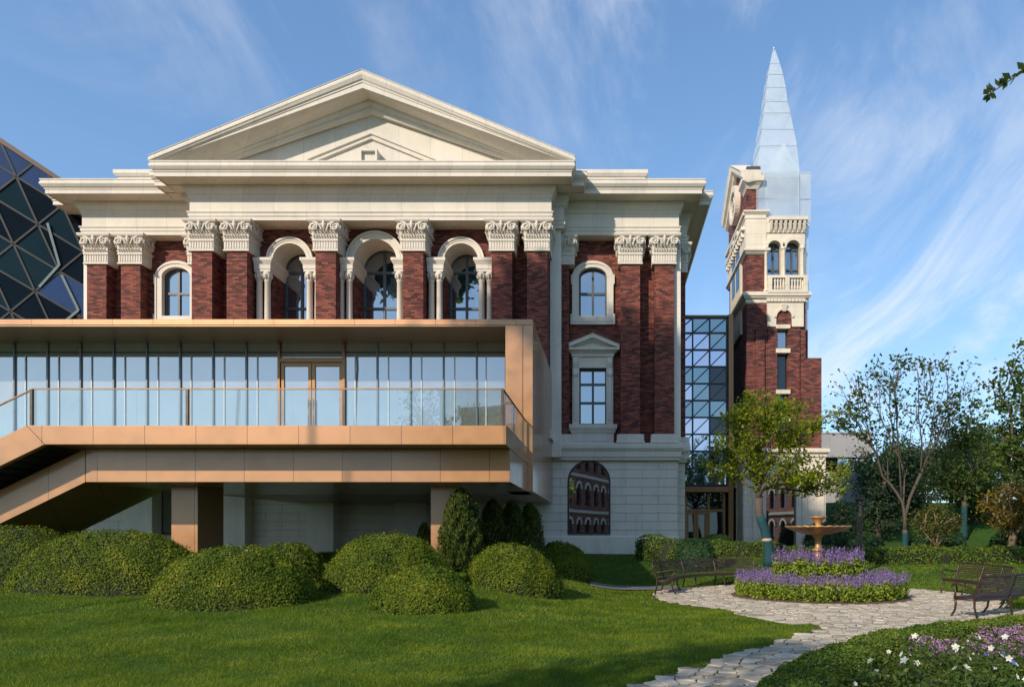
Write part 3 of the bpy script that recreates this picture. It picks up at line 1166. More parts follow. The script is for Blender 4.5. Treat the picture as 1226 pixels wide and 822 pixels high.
# ---- carved capital (built once, copied)
def capital_mesh():
    mb = MB()
    w0, d0 = .50, .46      # half sizes of the bell at the bottom; centre of the pilaster at (0,0), front at -Y
    H = 1.31

    def rect(p, z):
        return [(-w0 - p, -d0 - p, z), (w0 + p, -d0 - p, z), (w0 + p, d0, z), (-w0 - p, d0, z)]
    mb.rings([rect(p, z) for p, z in ((.05, 0), (.05, .05), (.02, .07), (.02, .40), (.05, .42), (.05, .46), (.03, .50), (.07, .95), (.12, 1.14), (.15, 1.16))])
    mb.rings([rect(p, z) for p, z in ((.15, 1.16), (.19, 1.19), (.22, 1.25), (.22, H))])
    faces = [(-1, 0), (0, -1), (1, 0)]

    def place(face, u, out, z):
        """face 0 front, 1 left side, 2 right side; u along it"""
        if face == 0:
            return (u, -d0 - out, z)
        s = -1 if face == 1 else 1
        return (s * (w0 + out), u, z)
    for face, half, n in ((0, w0, 9), (1, d0, 8), (2, d0, 8)):
        # flutes
        for i in range(n):
            u = -half + (i + .5) * 2 * half / n
            w = half / n * .70
            pts = []
            for z, o in ((.09, .012), (.11, .045), (.37, .045), (.40, .07)):
                pts.append([place(face, u - w, .01, z), place(face, u - w * .6, o, z), place(face, u + w * .6, o, z), place(face, u + w, .01, z)])
            mb.rings(pts, closed=False, cap=False, smooth=False)
        # two rows of curled leaves
        for row, (zz, hh, nn, oo) in enumerate(((.46, .17, n, .10), (.62, .24, n - 2, .15))):
            for i in range(nn):
                u = -half + (i + .5) * 2 * half / nn
                w = half / nn * .92
                pr = []
                for z, o, ww in ((zz, .03, .8), (zz + hh * .5, oo * .55, 1), (zz + hh * .85, oo, .9), (zz + hh, oo * 1.25, .55), (zz + hh * .92, oo * 1.45, .35), (zz + hh * .72, oo * 1.3, .2)):
                    pr.append([place(face, u - w * ww, o - .035, z), place(face, u, o + .02, z), place(face, u + w * ww, o - .035, z)])
                mb.rings(pr, closed=False, cap=False, smooth=True)
        # volutes and their stalks
        for s in (-1, 1):
            cu_, cz_ = s * (half - .05), .985
            sp, rr = [], []
            for k in range(25):
                a = k / 24 * 2 * math.pi * 1.6
                r_ = .185 * (1 - k / 24 * .82)
                ang = math.pi / 2 - s * a * -1 if False else math.pi / 2 + (-s) * -a
                sp.append(place(face, cu_ + r_ * math.cos(ang), .15, cz_ + r_ * math.sin(ang)))
                rr.append(.042 - .018 * k / 24)
            mb.tube(sp, rr, 6)
            ring = [[place(face, cu_ + .17 * math.cos(a), o, cz_ + .17 * math.sin(a)) for a in np.linspace(0, 2 * math.pi, 17)[:-1]] for o in (.0, .13)]
            mb.rings(ring)
            st = [place(face, s * u_, o, z) for u_, o, z in ((.06, .10, .72), (.12, .13, .90), (.20 * half / .5, .15, 1.05), (half * .62, .15, 1.14), (half * .9, .15, 1.165))]
            mb.tube(st, [.03, .04, .045, .04, .035], 6)
        # centre flower
        for k in range(5):
            a = math.pi / 2 + (k - 2) * .62
            mb.tube([place(face, 0, .13, 1.02), place(face, .10 * math.cos(a), .19, 1.02 + .13 * math.sin(a))], [.04, .025], 6)
        mb.tube([place(face, 0, .10, .82), place(face, 0, .17, 1.0), place(face, 0, .20, 1.2)], [.05, .06, .05], 6)
    return mb


cap_proto = None


def pilaster(xc, yf, yb, zbot, zcap, half=.43):
    """one brick pilaster: shaft, stone base block and carved capital"""
    global cap_proto
    mb = MB().box(xc - half, xc + half, yf, yb, zbot, zcap)
    p = mb.build("pilaster", M['brick'], hall)
    yc = yf + .43
    if cap_proto is None:
        c = capital_mesh().build("capital", M['stone_carved'], None)
        cap_proto = c
    else:
        c = cap_proto.copy()
        COL.objects.link(c)
    c.parent = p
    off = world_off(p)
    c.location = Vector((xc, yc, zcap)) - off
    b = MB()
    b.frame(xc - half, xc + half, yf, yb + .03, [(.20, zbot - .02), (.20, zbot + .07), (.17, zbot + .09), (.17, zbot + .36), (.05, zbot + .40)])
    b.build("pilaster_base", M['stone'], p, .008)
    return p


ZC = 13.79
for xc in (-17.2, -15.72, -11.96, -8.26, -4.5, -3.0):
    pilaster(xc, 29.0, 29.94, 5.87, ZC)
for s in wings:
    for d in (11.09, 12.6):
        pilaster(XC + s * d, 30.4, 31.08, 5.87, ZC)
    # corner pilaster on the set-back, and the half-hidden one beside the portico
    pilaster(XC + s * 13.2, 31.35, 32.0, 5.87, ZC, .44)
    pilaster(XC + s * 8.05, 30.45, 31.08, 5.87, ZC, .30)

# ---- columns under imposts, arches, and the tall arched windows


def arched_window(cx, hw, z0, zs, rise, y, parent, name="arched_window", fw=.09, trans=(), vert=True, glass='glass_window', frame='frame', depth=.10):
    """frame with one centre mullion and cross bars, and a pane behind: returns the window part"""
    mb = MB()
    e = rise / hw
    mb.arch_ring(cx, zs, hw - fw, hw + .01, y, y + depth, e=e)
    mb.box(cx - hw - .01, cx - hw + fw, y + .001, y + depth - .001, z0, zs)
    mb.box(cx + hw - fw, cx + hw + .01, y + .001, y + depth - .001, z0, zs)
    mb.box(cx - hw + fw, cx + hw - fw, y + .002, y + depth - .002, z0, z0 + fw)
    if vert:
        mb.box(cx - .05, cx + .05, y - .02, y + depth - .003, z0 + fw, zs + rise - fw * .8)
    for t in trans:
        mb.box(cx - hw + fw, cx + hw - fw, y - .012, y + depth - .004, t - .05, t + .05)
    w = mb.build(name, M[frame], parent)
    pb = MB()
    pts = arch_loop(cx, hw - .005, z0, zs, rise - .005)
    pb.add([(p[0], y + depth * .6, p[1]) for p in pts], [tuple(range(len(pts)))])
    pb.build("pane", M[glass], w)
    return w


for cx, r0, r1 in bays:
    w = arched_window(cx, r0 + .04, 9.0, ZS, r0 + .04, 30.92, hall, trans=(10.6, 12.0, 13.62))
    a = MB()
    a.arch_ring(cx, ZS, r0, r1, YP - .16, 31.02, n=32)
    a.arch_ring(cx, ZS, r0 + (r1 - r0) * .42, r0 + (r1 - r0) * .58, YP - .185, YP - .1, n=32)
    a.arch_ring(cx, ZS, r1 - .045, r1 + .03, YP - .21, YP - .05, n=32)
    a.build("archivolt", M['stone'], w)
    for s in (-1, 1):
        bw = (3.70 - .86) / 2 - .012
        im = MB()
        x0, x1 = sorted((cx + s * (r0 - .02), cx + s * bw))
        im.rings([[(x0 - p * (s > 0), YP - .40 - p, z), (x1 + p * (s < 0), YP - .40 - p, z), (x1 + p * (s < 0), 31.0, z), (x0 - p * (s > 0), 31.0, z)]
                  for p, z in ((0, 13.12), (0, 13.22), (.02, 13.23), (.02, 13.40), (.04, 13.44), (.10, 13.55), (.12, 13.57), (.12, ZS - .012), (.10, ZS - .004))])
        im.build("impost", M['stone'], w)
        for dx in (.19, .54):
            xx = cx + s * (r0 + dx - .02)
            yy = YP - .22
            c = MB()
            c.lathe(xx, yy, [(.19, 9.0), (.19, 9.14), (.16, 9.18), (.175, 9.24), (.135, 9.29), (.135, 10.5), (.118, 12.72), (.14, 12.74), (.14, 12.77), (.118, 12.79), (.125, 12.84), (.17, 12.98), (.19, 13.06), (.19, 13.12)], 20)
            for k in range(8):
                t = k * math.pi / 4
                c.tube([(xx + .11 * math.cos(t), yy + .11 * math.sin(t), 12.82), (xx + .17 * math.cos(t), yy + .17 * math.sin(t), 12.95), (xx + .215 * math.cos(t), yy + .215 * math.sin(t), 13.0), (xx + .20 * math.cos(t), yy + .20 * math.sin(t), 12.95)], [.04, .045, .035, .02], 6)
            c.build("column", M['stone'], w)

# sill course under the three tall windows
MB().box(-16, -4.2, YP - .30, 31.0, 8.6, 9.0).build("window_sill", M['stone'], hall, .01)

# ---- wing windows
for s, xw in zip(wings, XWIN):
    w = arched_window(xw, UW['hw'] - .02, UW['z0'], UW['zs'], UW['rise'] - .01, 31.14, hall, trans=(12.75,))
    mb = MB()
    hw, z0, zs, e = UW['hw'], UW['z0'], UW['zs'], UW['rise'] / UW['hw']
    for (a, b, yf) in ((-.03, .27, 30.90), (.20, .275, 30.865)):
        mb.arch_ring(xw, zs, hw + a, hw + b, yf, 31.12 if a < 0 else 30.95, e=e)
        for q in (-1, 1):
            mb.box(*sorted((xw + q * (hw + a), xw + q * (hw + b))), yf + (.001 if a < 0 else 0), 31.119 if a < 0 else 30.949, z0 - .24, zs)
    mb.box(xw - hw - .02, xw + hw + .02, 30.902, 31.117, z0 - .24, z0 + .02)
    for q in (-1, 1):
        mb.box(*sorted((xw + q * (hw + .26), xw + q * (hw + .35))), 30.862, 31.05, z0 - .28, z0 + .10)
        mb.box(*sorted((xw + q * (hw + .26), xw + q * (hw + .33))), 30.87, 31.05, zs - .35, zs + .08)
    mb.box(xw - hw - .35, xw + hw + .35, 30.84, 31.05, z0 - .38, z0 - .27)
    mb.build("surround", M['stone'], w, .012)
    # lower window with pediment
    mb = MB()
    z0, z1 = LW['z0'], LW['z1']
    for q in (-1, 1):
        mb.box(*sorted((xw + q * .55, xw + q * .64)), 31.14, 31.24, z0, z1)
    mb.box(xw - .05, xw + .05, 31.13, 31.235, z0, z1)
    for zz_ in (z0 + .04, z0 + 1.02, z0 + 1.86, z1 - .04):
        mb.box(xw - .55, xw + .55, 31.137, 31.232, zz_ - .05, zz_ + .05)
    w = mb.build("pedimented_window", M['frame'], hall)
    MB().add([(xw - .62, 31.19, z0), (xw + .62, 31.19, z0), (xw + .62, 31.19, z1), (xw - .62, 31.19, z1)], [(0, 1, 2, 3)]).build("pane", M['glass_window'], w)
    mb = MB()
    for q in (-1, 1):
        mb.box(*sorted((xw + q * .61, xw + q * .92)), 30.86, 31.13, z0, z1 + .55)
        mb.box(*sorted((xw + q * .70, xw + q * .84)), 30.82, 30.9, z0 + .2, z1 - .15)
        mb.rings([[(xw + q * .77 - .10, y_, z), (xw + q * .77 + .10, y_, z), (xw + q * .77 + .10, 30.9, z), (xw + q * .77 - .10, 30.9, z)] for y_, z in ((30.83, z1 - .45), (30.74, z1 - .3), (30.80, z1 - .05), (30.68, z1 + .2), (30.66, z1 + .42))])
    mb.box(xw - .61, xw + .61, 30.85, 31.12, z1, z1 + .18)
    mb.box(xw - .61, xw + .61, 30.88, 31.12, z1 + .18, z1 + .55)
    mb.build("surround", M['stone'], w, .01)
    mb = MB()
    mb.frame(xw - .95, xw + .95, 30.80, 31.05, [(0, z1 + .5), (.02, z1 + .60), (.08, z1 + .66), (.22, z1 + .74), (.26, z1 + .76), (.26, z1 + .84), (.22, z1 + .845)])
    zt, za = z1 + .84, z1 + 1.48
    pr = [(0, .34), (.06, .28), (.20, .20), (.26, .18), (.26, .06), (.30, 0)]
    for q in (-1, 1):
        prof = [(30.80 - p, t) for p, t in pr] + [(31.05, 0), (31.05, .34)]
        mb.rings([[(xw + q * 1.21, y_, zt + .14 - t * .9 if zt + .14 - t * .9 > zt - .02 else zt - .02) for y_, t in prof], [(xw, y_, za - t) for y_, t in prof]])
    mb.prism([(xw - .95, zt), (xw + .95, zt), (xw, za - .25)], 30.84, 31.04)
    mb.build("pediment", M['stone'], w)
    mb = MB()
    mb.frame(xw - .95, xw + .95, 30.85, 31.03, [(0, 5.86), (0, z0 - .42), (.05, z0 - .36), (.12, z0 - .20), (.15, z0 - .19), (.15, z0 - .01), (.13, z0)])
    mb.box(xw - .72, xw + .72, 30.83, 30.9, 6.02, 6.22)
    mb.build("sill", M['stone'], w, .01)

# ---- entablature: architrave, frieze, bed mould, corona and cyma
ENT = [(-.03, 15.10), (.02, 15.10), (.02, 15.26), (.05, 15.27), (.05, 15.38), (.09, 15.43), (.09, 15.47), (0, 15.49), (0, 16.03), (.03, 16.05), (.06, 16.10), (.06, 16.18), (.10, 16.24), (.17, 16.32),
       (.20, 16.40), (.21, 16.52), (.86, 16.54), (.86, 16.50), (.90, 16.50), (.90, 16.66), (.93, 16.68), (.93, 16.72), (.98, 16.76), (1.05, 16.86), (1.05, 16.93), (1.01, 17.00), (1.04, 17.04), (1.04, 17.08)]


def dz(prof, d):
    return [(p, z + d) for p, z in prof]


mb = MB()
mb.frame(-17.72, -2.40, 29.0, 40, ENT)
mb.build("portico_entablature", M['stone'], hall)
mb = MB()
mb.frame(-18.2, -1.92, 29.75, 40.2, dz(ENT, -.004))
mb.frame(XC - 13.25, XC + 13.25, 30.4, 58, dz(ENT, -.008))
mb.frame(XC - 13.72, XC + 13.72, 31.4, 60, dz(ENT, -.012))
mb.build("wing_entablature", M['stone'], hall)
mb = MB()
mb.frame(XC - 11.75, XC + 11.75, 30.5, 57, [(0, 16.9), (0, 17.72), (.05, 17.74), (.10, 17.82), (.12, 17.84), (.12, 18.0)])
mb.build("attic", M['stone'], hall)

# ---- pediment
SL = .404
ZA = 20.81
XE0, XE1 = -17.72, -2.40
PXC = (XE0 + XE1) / 2
RAK = [(-.06, 1.18), (.03, 1.16), (.06, 1.10), (.10, 1.04), (.10, .94), (.20, .80), (.22, .70), (.88, .66), (.88, .70), (.92, .70), (.92, .50), (.95, .47), (.95, .41), (1.0, .36), (1.06, .22), (1.06, .12), (1.02, .05), (1.05, .02), (1.05, 0)]
mb = MB()
for q in (-1, 1):
    ends, tops = [], []
    for p, t in RAK:
        xe = (XE0 - p) if q < 0 else (XE1 + p)
        ends.append((xe, 29.0 - p, max(17.03, ZA - SL * abs(xe - PXC) - t)))
        tops.append((PXC, 29.0 - p, ZA - t))
    xe = (XE0 - 1.05) if q < 0 else (XE1 + 1.05)
    ends += [(xe, 41, ZA - SL * abs(xe - PXC)), (xe, 41, ZA - SL * abs(xe - PXC) - .3), (xe, 29.3, ZA - SL * abs(xe - PXC) - .3)]
    tops += [(PXC, 41, ZA), (PXC, 41, ZA - 1.18), (PXC, 29.3, ZA - 1.18)]
    mb.rings([ends, tops])
ped = mb.build("pediment", M['stone'], hall)
mb = MB()
mb.prism([(XE0 - .3, 17.0), (XE1 + .3, 17.0), (PXC, ZA - .9)], 29.16, 29.5)
# small inner gable moulding and the little box
zi = 1.8 + (640 - 161) / 28.1
for q in (-1, 1):
    xe = PXC + q * 2.70
    prof = [(29.17, .26), (29.06, .24), (29.06, .17), (29.10, .16), (29.10, .08), (29.03, .05), (29.03, 0), (29.17, -.02)]
    mb.rings([[(xe, y_, zi - 1.09 - t) for y_, t in prof], [(PXC, y_, zi - t) for y_, t in prof]])
for x0, x1, z0, z1 in ((-.37, -.29, 17.0, 17.90), (.29, .37, 17.0, 17.90), (-.37, .37, 17.90, 17.99)):
    mb.box(PXC + x0, PXC + x1, 28.72, 29.2, z0, z1)
mb.box(PXC - .29, PXC + .29, 28.86, 29.2, 17.0, 17.90)
mb.build("tympanum", M['stone'], ped)
mb = MB()
mb.prism([(XE0, 17.0), (XE1, 17.0), (PXC, ZA - .75)], 40.2, 40.4)
mb.build("rear_gable", M['stone'], ped)
MB().box(XC - 13, XC + 13, 31.5, 57.5, 16.6, 17.1).build("roof", M['roof'], hall)

# ---- cream downpipes
for s in wings:
    for d, y, zb_ in ((7.80, 29.90, 5.2), (12.6 + .60, 30.62, 5.87)):
        x = XC + s * d
        hw = .235 if d < 9 else .15
        p = MB().box(x - hw, x + hw, y, y + .5, zb_, 15.12)
        for zz_ in (8.3, 11.0, 13.3):
            p.box(x - hw - .008, x + hw + .008, y - .008, y + .4, zz_, zz_ + .02)
        p.build("downpipe", M['stone_block'], hall, .01)

# ---- string course, rusticated ground storey
ST = [(0, 5.10), (.03, 5.12), (.05, 5.24), (.09, 5.26), (.09, 5.50), (.12, 5.53), (.17, 5.62), (.19, 5.63), (.19, 5.80), (.16, 5.86)]
mb = MB()
mb.frame(XC - 13.25, XC + 13.25, 30.40, 33, ST)
mb.frame(XC - 13.65, XC + 13.65, 31.2, 60, dz(ST, -.004))
mb.build("string_course", M['stone'], hall)
mb = MB()
gx_ = [-.85, 2 * XC + .85]
AH = dict(hw=.95, z0=1.84, zs=4.17)
X0, X1 = XC - 13.2, XC + 13.2
wall_with_holes(mb, X0, X1, .3, 5.15, GY + .03, [arch_loop(x, .95, 1.84, 4.17) for x in gx_], .5)
for s in wings:
    xe = XC + s * 13.2
    mb.add([(xe, GY + .03, .3), (xe, 31.6, .3), (xe, 31.6, 5.15), (xe, GY + .03, 5.15)], [(0, 1, 2, 3)])
    mb.box(*sorted((xe - s * .2, xe + s * .40)), 31.42, 60, .3, 5.12)
gw = mb.build("ground_storey_wall", M['groove'], hall)
mb = MB()
CH = .386
nrow = 9
rng = random.Random(3)


def arch_half(z):
    if z < 4.17:
        return .95
    d = .95 ** 2 - (z - 4.17) ** 2
    return math.sqrt(d) if d > 0 else 0


for r in range(nrow):
    z0 = 5.10 - (r + 1) * CH + .009
    z1 = 5.10 - r * CH - .009
    if z1 < 1.84:
        break
    # solid spans between the arched windows
    wide = 1.46
    xs_ = [X0]
    x = X0 + (wide if r % 2 else wide * .5)
    while x < X1 - .3:
        xs_.append(x)
        x += wide
    xs_.append(X1)
    for a, b in zip(xs_[:-1], xs_[1:]):
        a2, b2 = a + .007, b - .007
        pieces = [(a2, b2, None, None)]
        for cx in gx_:
            np_ = []
            for (p, q, l, rr) in pieces:
                if q <= cx - .95 or p >= cx + .95:
                    np_.append((p, q, l, rr))
                    continue
                np_.append((p, min(q, cx), l, cx))
                np_.append((max(p, cx), q, cx, rr))
            pieces = np_
        for (p, q, l, rr) in pieces:
            zz_ = np.linspace(z0, z1, 6)
            left = [(max(p, l + arch_half(z)) if l is not None else p, z) for z in zz_]
            right = [(min(q, rr - arch_half(z)) if rr is not None else q, z) for z in zz_]
            if max(b_[0] - a_[0] for a_, b_ in zip(left, right)) < .03:
                continue
            ok = [(a_, b_) for a_, b_ in zip(left, right) if b_[0] - a_[0] > .004]
            if len(ok) < 2:
                continue
            poly = [b_ for a_, b_ in ok] + [a_ for a_, b_ in ok][::-1]
            dp = rng.uniform(-.003, .003)
            mb.prism(poly, GY + dp, GY + .04)
    for s in wings:
        xe = XC + s * 13.2
        mb.box(*sorted((xe + s * .001, xe + s * .028)), GY + .04, 31.40, z0, z1)
        mb.box(*sorted((xe + s * .005, xe + s * .425)), 31.40, 31.44, z0, z1)
mb.box(X0 - .04, X1 + .04, GY - .05, GY + .04, .3, 1.70)
mb.rings([[(X0 - .04, y_, z), (X1 + .04, y_, z), (X1 + .04, GY + .04, z), (X0 - .04, GY + .04, z)] for y_, z in ((GY - .05, 1.70), (GY - .02, 1.75), (GY + .02, 1.76))])
mb.build("stone_courses", M['stone_block'], gw, .006, 1)
for x in gx_:
    w = arched_window(x, .95, 1.84, 4.17, .95, GY - .01, hall, "ground_window", .065, (), False, 'glass_mirror', 'frame_dark', .10)
# flat piers on the wall under the terrace
mb = MB()
for px0, px1 in ((267, 293), (367, 399), (473, 505), (150, 182)):
    x0, x1 = (px0 - 728) / 820 * 29.9, (px1 - 728) / 820 * 29.9
    MB().box(x0, x1, 29.9, GY - .001, .3, 5.05).build("pier", M['stone_block'], gw, .01)


# ================================================================== TERRACE PAVILION
pav = empty("terrace_pavilion", (-10, 21, .8), "copper coloured metal terrace pavilion with long glazed front and outside stair", "pavilion")
ZT, ZF, ZB_ = 4.61, 4.12, 3.22
XR = -2.62
XK = -14.95            # where the stair begins on the fascia top
SS = .485              # stair slope
XL = -34.0
# floor slab with fascia
mb = MB()
mb.prism([(-14.48, ZF), (XR, ZF), (XR, ZT), (XK, ZT)], 17.6, 24.3)
slab = mb.build("terrace_slab", M['bronze'], pav, .012)
# beam under it
mb = MB()
mb.prism([(-14.08, ZB_), (XR - .02, ZB_), (XR - .02, ZF - .003), (-14.08, ZF - .003)], 18.45, 24.2)
mb.build("beam", M['bronze'], pav, .012)
# stair: outer parapet fascia, inner soffit block, treads
mb = MB()
kx_t, kx_b = XK + .02, -14.48
poly = [(kx_b - .006, ZF), (XK - .006, ZT), (XK - 14, ZT - 14 * SS), (kx_b - 14.4, ZF - 14.4 * SS)]
mb.prism([(p[0], p[1]) for p in poly], 17.6, 17.75)
mb.prism([(p[0], p[1]) for p in poly], 21.85, 22.0)
st = mb.build("stair", M['bronze'], pav, .01)
mb = MB()
mb.prism([(-14.09, ZB_ + .002), (-14.09, ZF - .004), (-14.09 - 13, ZF - .004 - 13 * SS), (-14.09 - 13, ZB_ - 13 * SS)], 18.45, 21.8)
mb.build("stair_soffit", M['bronze'], st)
mb = MB()
for k in range(26):
    x = XK - k * .33
    z = ZT - .15 - k * .16
    mb.box(x - .35, x, 17.76, 21.84, z - .16, z)
mb.build("treads", M['pave_grey'], st)
MB().box(XK, XR, 17.76, 24.3, ZT + .001, ZT + .012).build("paving", M['pave_grey'], slab)

# portal frame: roof plate, right jamb wall, floor return
YF, YB = 22.4, 30.38
xr = -2.46
xj = (605 - 728) / 820 * 22.4
mb = MB()
mb.prism([(XL, 8.66), (xr - .002, 8.66), (xr - .002, 8.85), (XL, 8.85)], YF, YB)
mb.build("canopy", M['bronze'], pav, .012)
mb = MB()
mb.box(xj, xr, YF + .001, YB - .01, ZB_, 8.658)
mb.build("portal_wall", M['bronze_side'], pav, .012)
MB().box(XL, xj, YF + .02, 29.85, 8.62, 8.658).build("canopy_soffit", M['bronze_dark'], pav)
MB().box(-14.0, xj, 24.25, YB - .1, ZB_ + .01, ZF + .4).build("floor_plate", M['bronze_dark'], pav)

# glazed front
YG = 24.36
gl = []
x_end = (604.5 - 728) / 33.66
pitch = 1.177
n_p = 22
doorc = (373.8 - 728) / 33.66
first = doorc + 1.15
xs_ = [first + k * pitch for k in range(0, 6)]
right_x = [x for x in xs_ if x < x_end] + [x_end]
left_x = [doorc - 1.15 - k * pitch for k in range(0, 18)]
for a, b in list(zip(right_x[:-1], right_x[1:])) + list(zip(left_x[1:], left_x[:-1])):
    t = random.uniform(-.004, .004)
    gl.append([(a, YG + t, ZT), (b, YG - t, ZT), (b, YG - t, 8.62), (a, YG + t, 8.62)])
g = MB().box(left_x[-1], x_end, YG - .05, YG + .09, ZT - .03, ZT + .05).build("glass_front", M['frame_dark'], pav)
for q in gl:
    MB().add(q, [(0, 1, 2, 3)]).build("glass_pane", M['glass_terrace'], g)
for x in right_x[1:-1] + left_x[1:]:
    MB().box(x - .028, x + .028, YG - .06, YG + .08, ZT, 8.62).build("mullion", M['mullion'], g)
for a, b in list(zip(right_x[:-1], right_x[1:])) + list(zip(left_x[1:], left_x[:-1])):
    x = a + (b - a) * .33
    MB().box(x - .017, x + .017, YG - .035, YG - .012, ZT + .1, 8.15).build("pale_strip", M['pale_line'], g)  # thin pale strip in front of each pane, drawn for a white vertical line
MB().box(left_x[-1], x_end, YG - .03, YG + .02, 8.26, 8.30).build("transom", M['frame_dark'], g)
# bronze double door
mb = MB()
x0, x1 = doorc - 1.15, doorc + 1.15
for x in (x0, x1):
    mb.box(x - .045, x + .045, YG - .10, YG + .1, ZT, 8.62)
mb.box(x0 + .045, x1 - .045, YG - .09, YG + .09, 7.92, 8.08)
door = mb.build("entrance_door", M['bronze_frame'], pav, .006)
mb = MB()
for a, b in ((x0 + .06, doorc - .012), (doorc + .012, x1 - .06)):
    mb.box(a, a + .11, YG - .05, YG + .05, ZT, 7.90)
    mb.box(b - .11, b, YG - .05, YG + .05, ZT, 7.90)
    mb.box(a + .11, b - .11, YG - .048, YG + .048, 7.78, 7.90)
    mb.box(a + .11, b - .11, YG - .048, YG + .048, ZT, ZT + .16)
mb.build("door_leaf", M['bronze_frame'], door, .004)
mb = MB()
mb.add([(x0, YG, ZT), (x1, YG, ZT), (x1, YG, 8.62), (x0, YG, 8.62)], [(0, 1, 2, 3)])
mb.build("door_glass", M['glass_terrace'], door)
for s in (-1, 1):
    h = MB()
    h.tube([(doorc + s * .09, YG - .12, 5.35), (doorc + s * .09, YG - .12, 6.6)], .018, 8)
    h.tube([(doorc + s * .09, YG - .12, 5.5), (doorc + s * .09, YG - .02, 5.5)], .012, 6)
    h.tube([(doorc + s * .09, YG - .12, 6.45), (doorc + s * .09, YG - .02, 6.45)], .012, 6)
    h.build("door_handle", M['bronze_frame'], door)

# balustrade: glass sheets, handrail, posts
ZR = 5.565
YR = 17.68
XRR = -2.72
cor = [(XRR, YR), (XRR, 22.38)]
mb = MB()
xl = (39.6 - 728) / 46.4
posts = [XRR, (412.5 - 728) / 46.4, (225.5 - 728) / 46.4, xl]
seams = [XRR]
for a, b in zip(posts[:-1], posts[1:]):
    for k in (1, 2, 3):
        seams.append(a + (b - a) * k / 3)
for a, b in zip(seams[:-1], seams[1:]):
    mb.box(b + .006, a - .006, YR - .009, YR + .009, ZT - .02, ZR - .015)
for k in range(3):
    y0 = YR + .02 + k * (4.7 / 3)
    mb.box(XRR - .009, XRR + .009, y0 + .006, y0 + 4.7 / 3 - .006, ZT - .02, ZR - .015)
for k in range(9):
    a, b = xl - k * 1.33 - .006, xl - (k + 1) * 1.33 + .006
    za, zb2 = (ZT - .02) - (xl - a) * SS, (ZT - .02) - (xl - b) * SS
    mb.prism([(b, zb2), (a, za), (a, za + .97), (b, zb2 + .97)], YR - .009, YR + .009)
bal = mb.build("balustrade", M['glass_rail'], pav)
hr = MB()
hr.bar((XRR + .022, YR, ZR), (xl, YR, ZR), .045, .03)
hr.bar((XRR, YR + .023, ZR), (XRR, 22.38, ZR), .045, .03)
hr.bar((xl, YR, ZR), (xl - 12, YR, ZR - 12 * SS), .045, .03)
hr.build("handrail", M['bronze_frame'], bal)
for x in posts:
    MB().box(x - .032, x + .032, YR - .075, YR - .012, ZT + .013, ZR - .02).build("post", M['bronze_post'], bal)
for y in (20.0, 22.2):
    MB().box(XRR - .06, XRR - .012, y - .03, y + .03, ZT, ZR - .02).build("post", M['bronze_post'], bal)

# two pillars carrying the beam
for xc in (-12.4, -4.80):
    MB().box(xc - .39, xc + .39, 20.05, 21.4, .2, ZB_ + .002).build("pillar", M['bronze'], pav, .012)


# ================================================================== GLASS ATRIUM, far left
atr = empty("glass_atrium", (-27, 31.5, 1), "dark glass atrium with slanting roof edge and triangular lattice at left end", "atrium")


def atr_pt(px, py):
    """point of the glass face: a plane that comes forward towards the left"""
    # plane Y = 31.9 - 0.30 * (X + 23.2)*-1
    t = (px - 728) / 820
    Y = (31.9 + .30 * 23.2) / (1 - .30 * t)
    return Vector((t * Y, Y, 1.8 + (640 - py) / 820 * Y))


A_TOP = [(-130, 80), (0, 168), (65, 211), (112, 242)]
mesh_nodes = {}
rows = []
lines = []
# lattice laid out on the face: two diagonal families
orig, e1, e2 = atr_pt(20, 212), atr_pt(45, 268) - atr_pt(20, 212), atr_pt(36, 196) - atr_pt(20, 212)
e1 = atr_pt(46, 269) - atr_pt(20, 212)
e2 = atr_pt(75, 246) - atr_pt(46, 269)
topline = lambda p: None
grid = {}
for i in range(-3, 9):
    for j in range(-7, 5):
        grid[(i, j)] = orig + e1 * i + e2 * j
bm = bmesh.new()
bv = {}
cols_ = {}


def inside_face(p):
    px = 728 + 820 * p.x / p.y
    py = 640 - 820 * (p.z - 1.8) / p.y
    return px, py


tri = []
for i in range(-3, 8):
    for j in range(-7, 4):
        a, b, c, d = grid[(i, j)], grid[(i + 1, j)], grid[(i + 1, j + 1)], grid[(i, j + 1)]
        tri += [(a, b, c), (a, c, d)]
# clip by the sloping roof edge and the side next to the hall
p0, p1 = atr_pt(0, 168), atr_pt(65, 211)
nrm = (atr_pt(0, 300) - p0).cross(p1 - p0).normalized()


def clip_tri(poly, q0, q1, inner):
    d = (q1 - q0)
    m_ = nrm.cross(d)
    if (inner - q0).dot(m_) < 0:
        m_ = -m_
    out = []
    for k in range(len(poly)):
        a, b = poly[k], poly[(k + 1) % len(poly)]
        sa, sb = (a - q0).dot(m_), (b - q0).dot(m_)
        if sa >= 0:
            out.append(a)
        if sa * sb < 0:
            out.append(a + (b - a) * (sa / (sa - sb)))
    return out


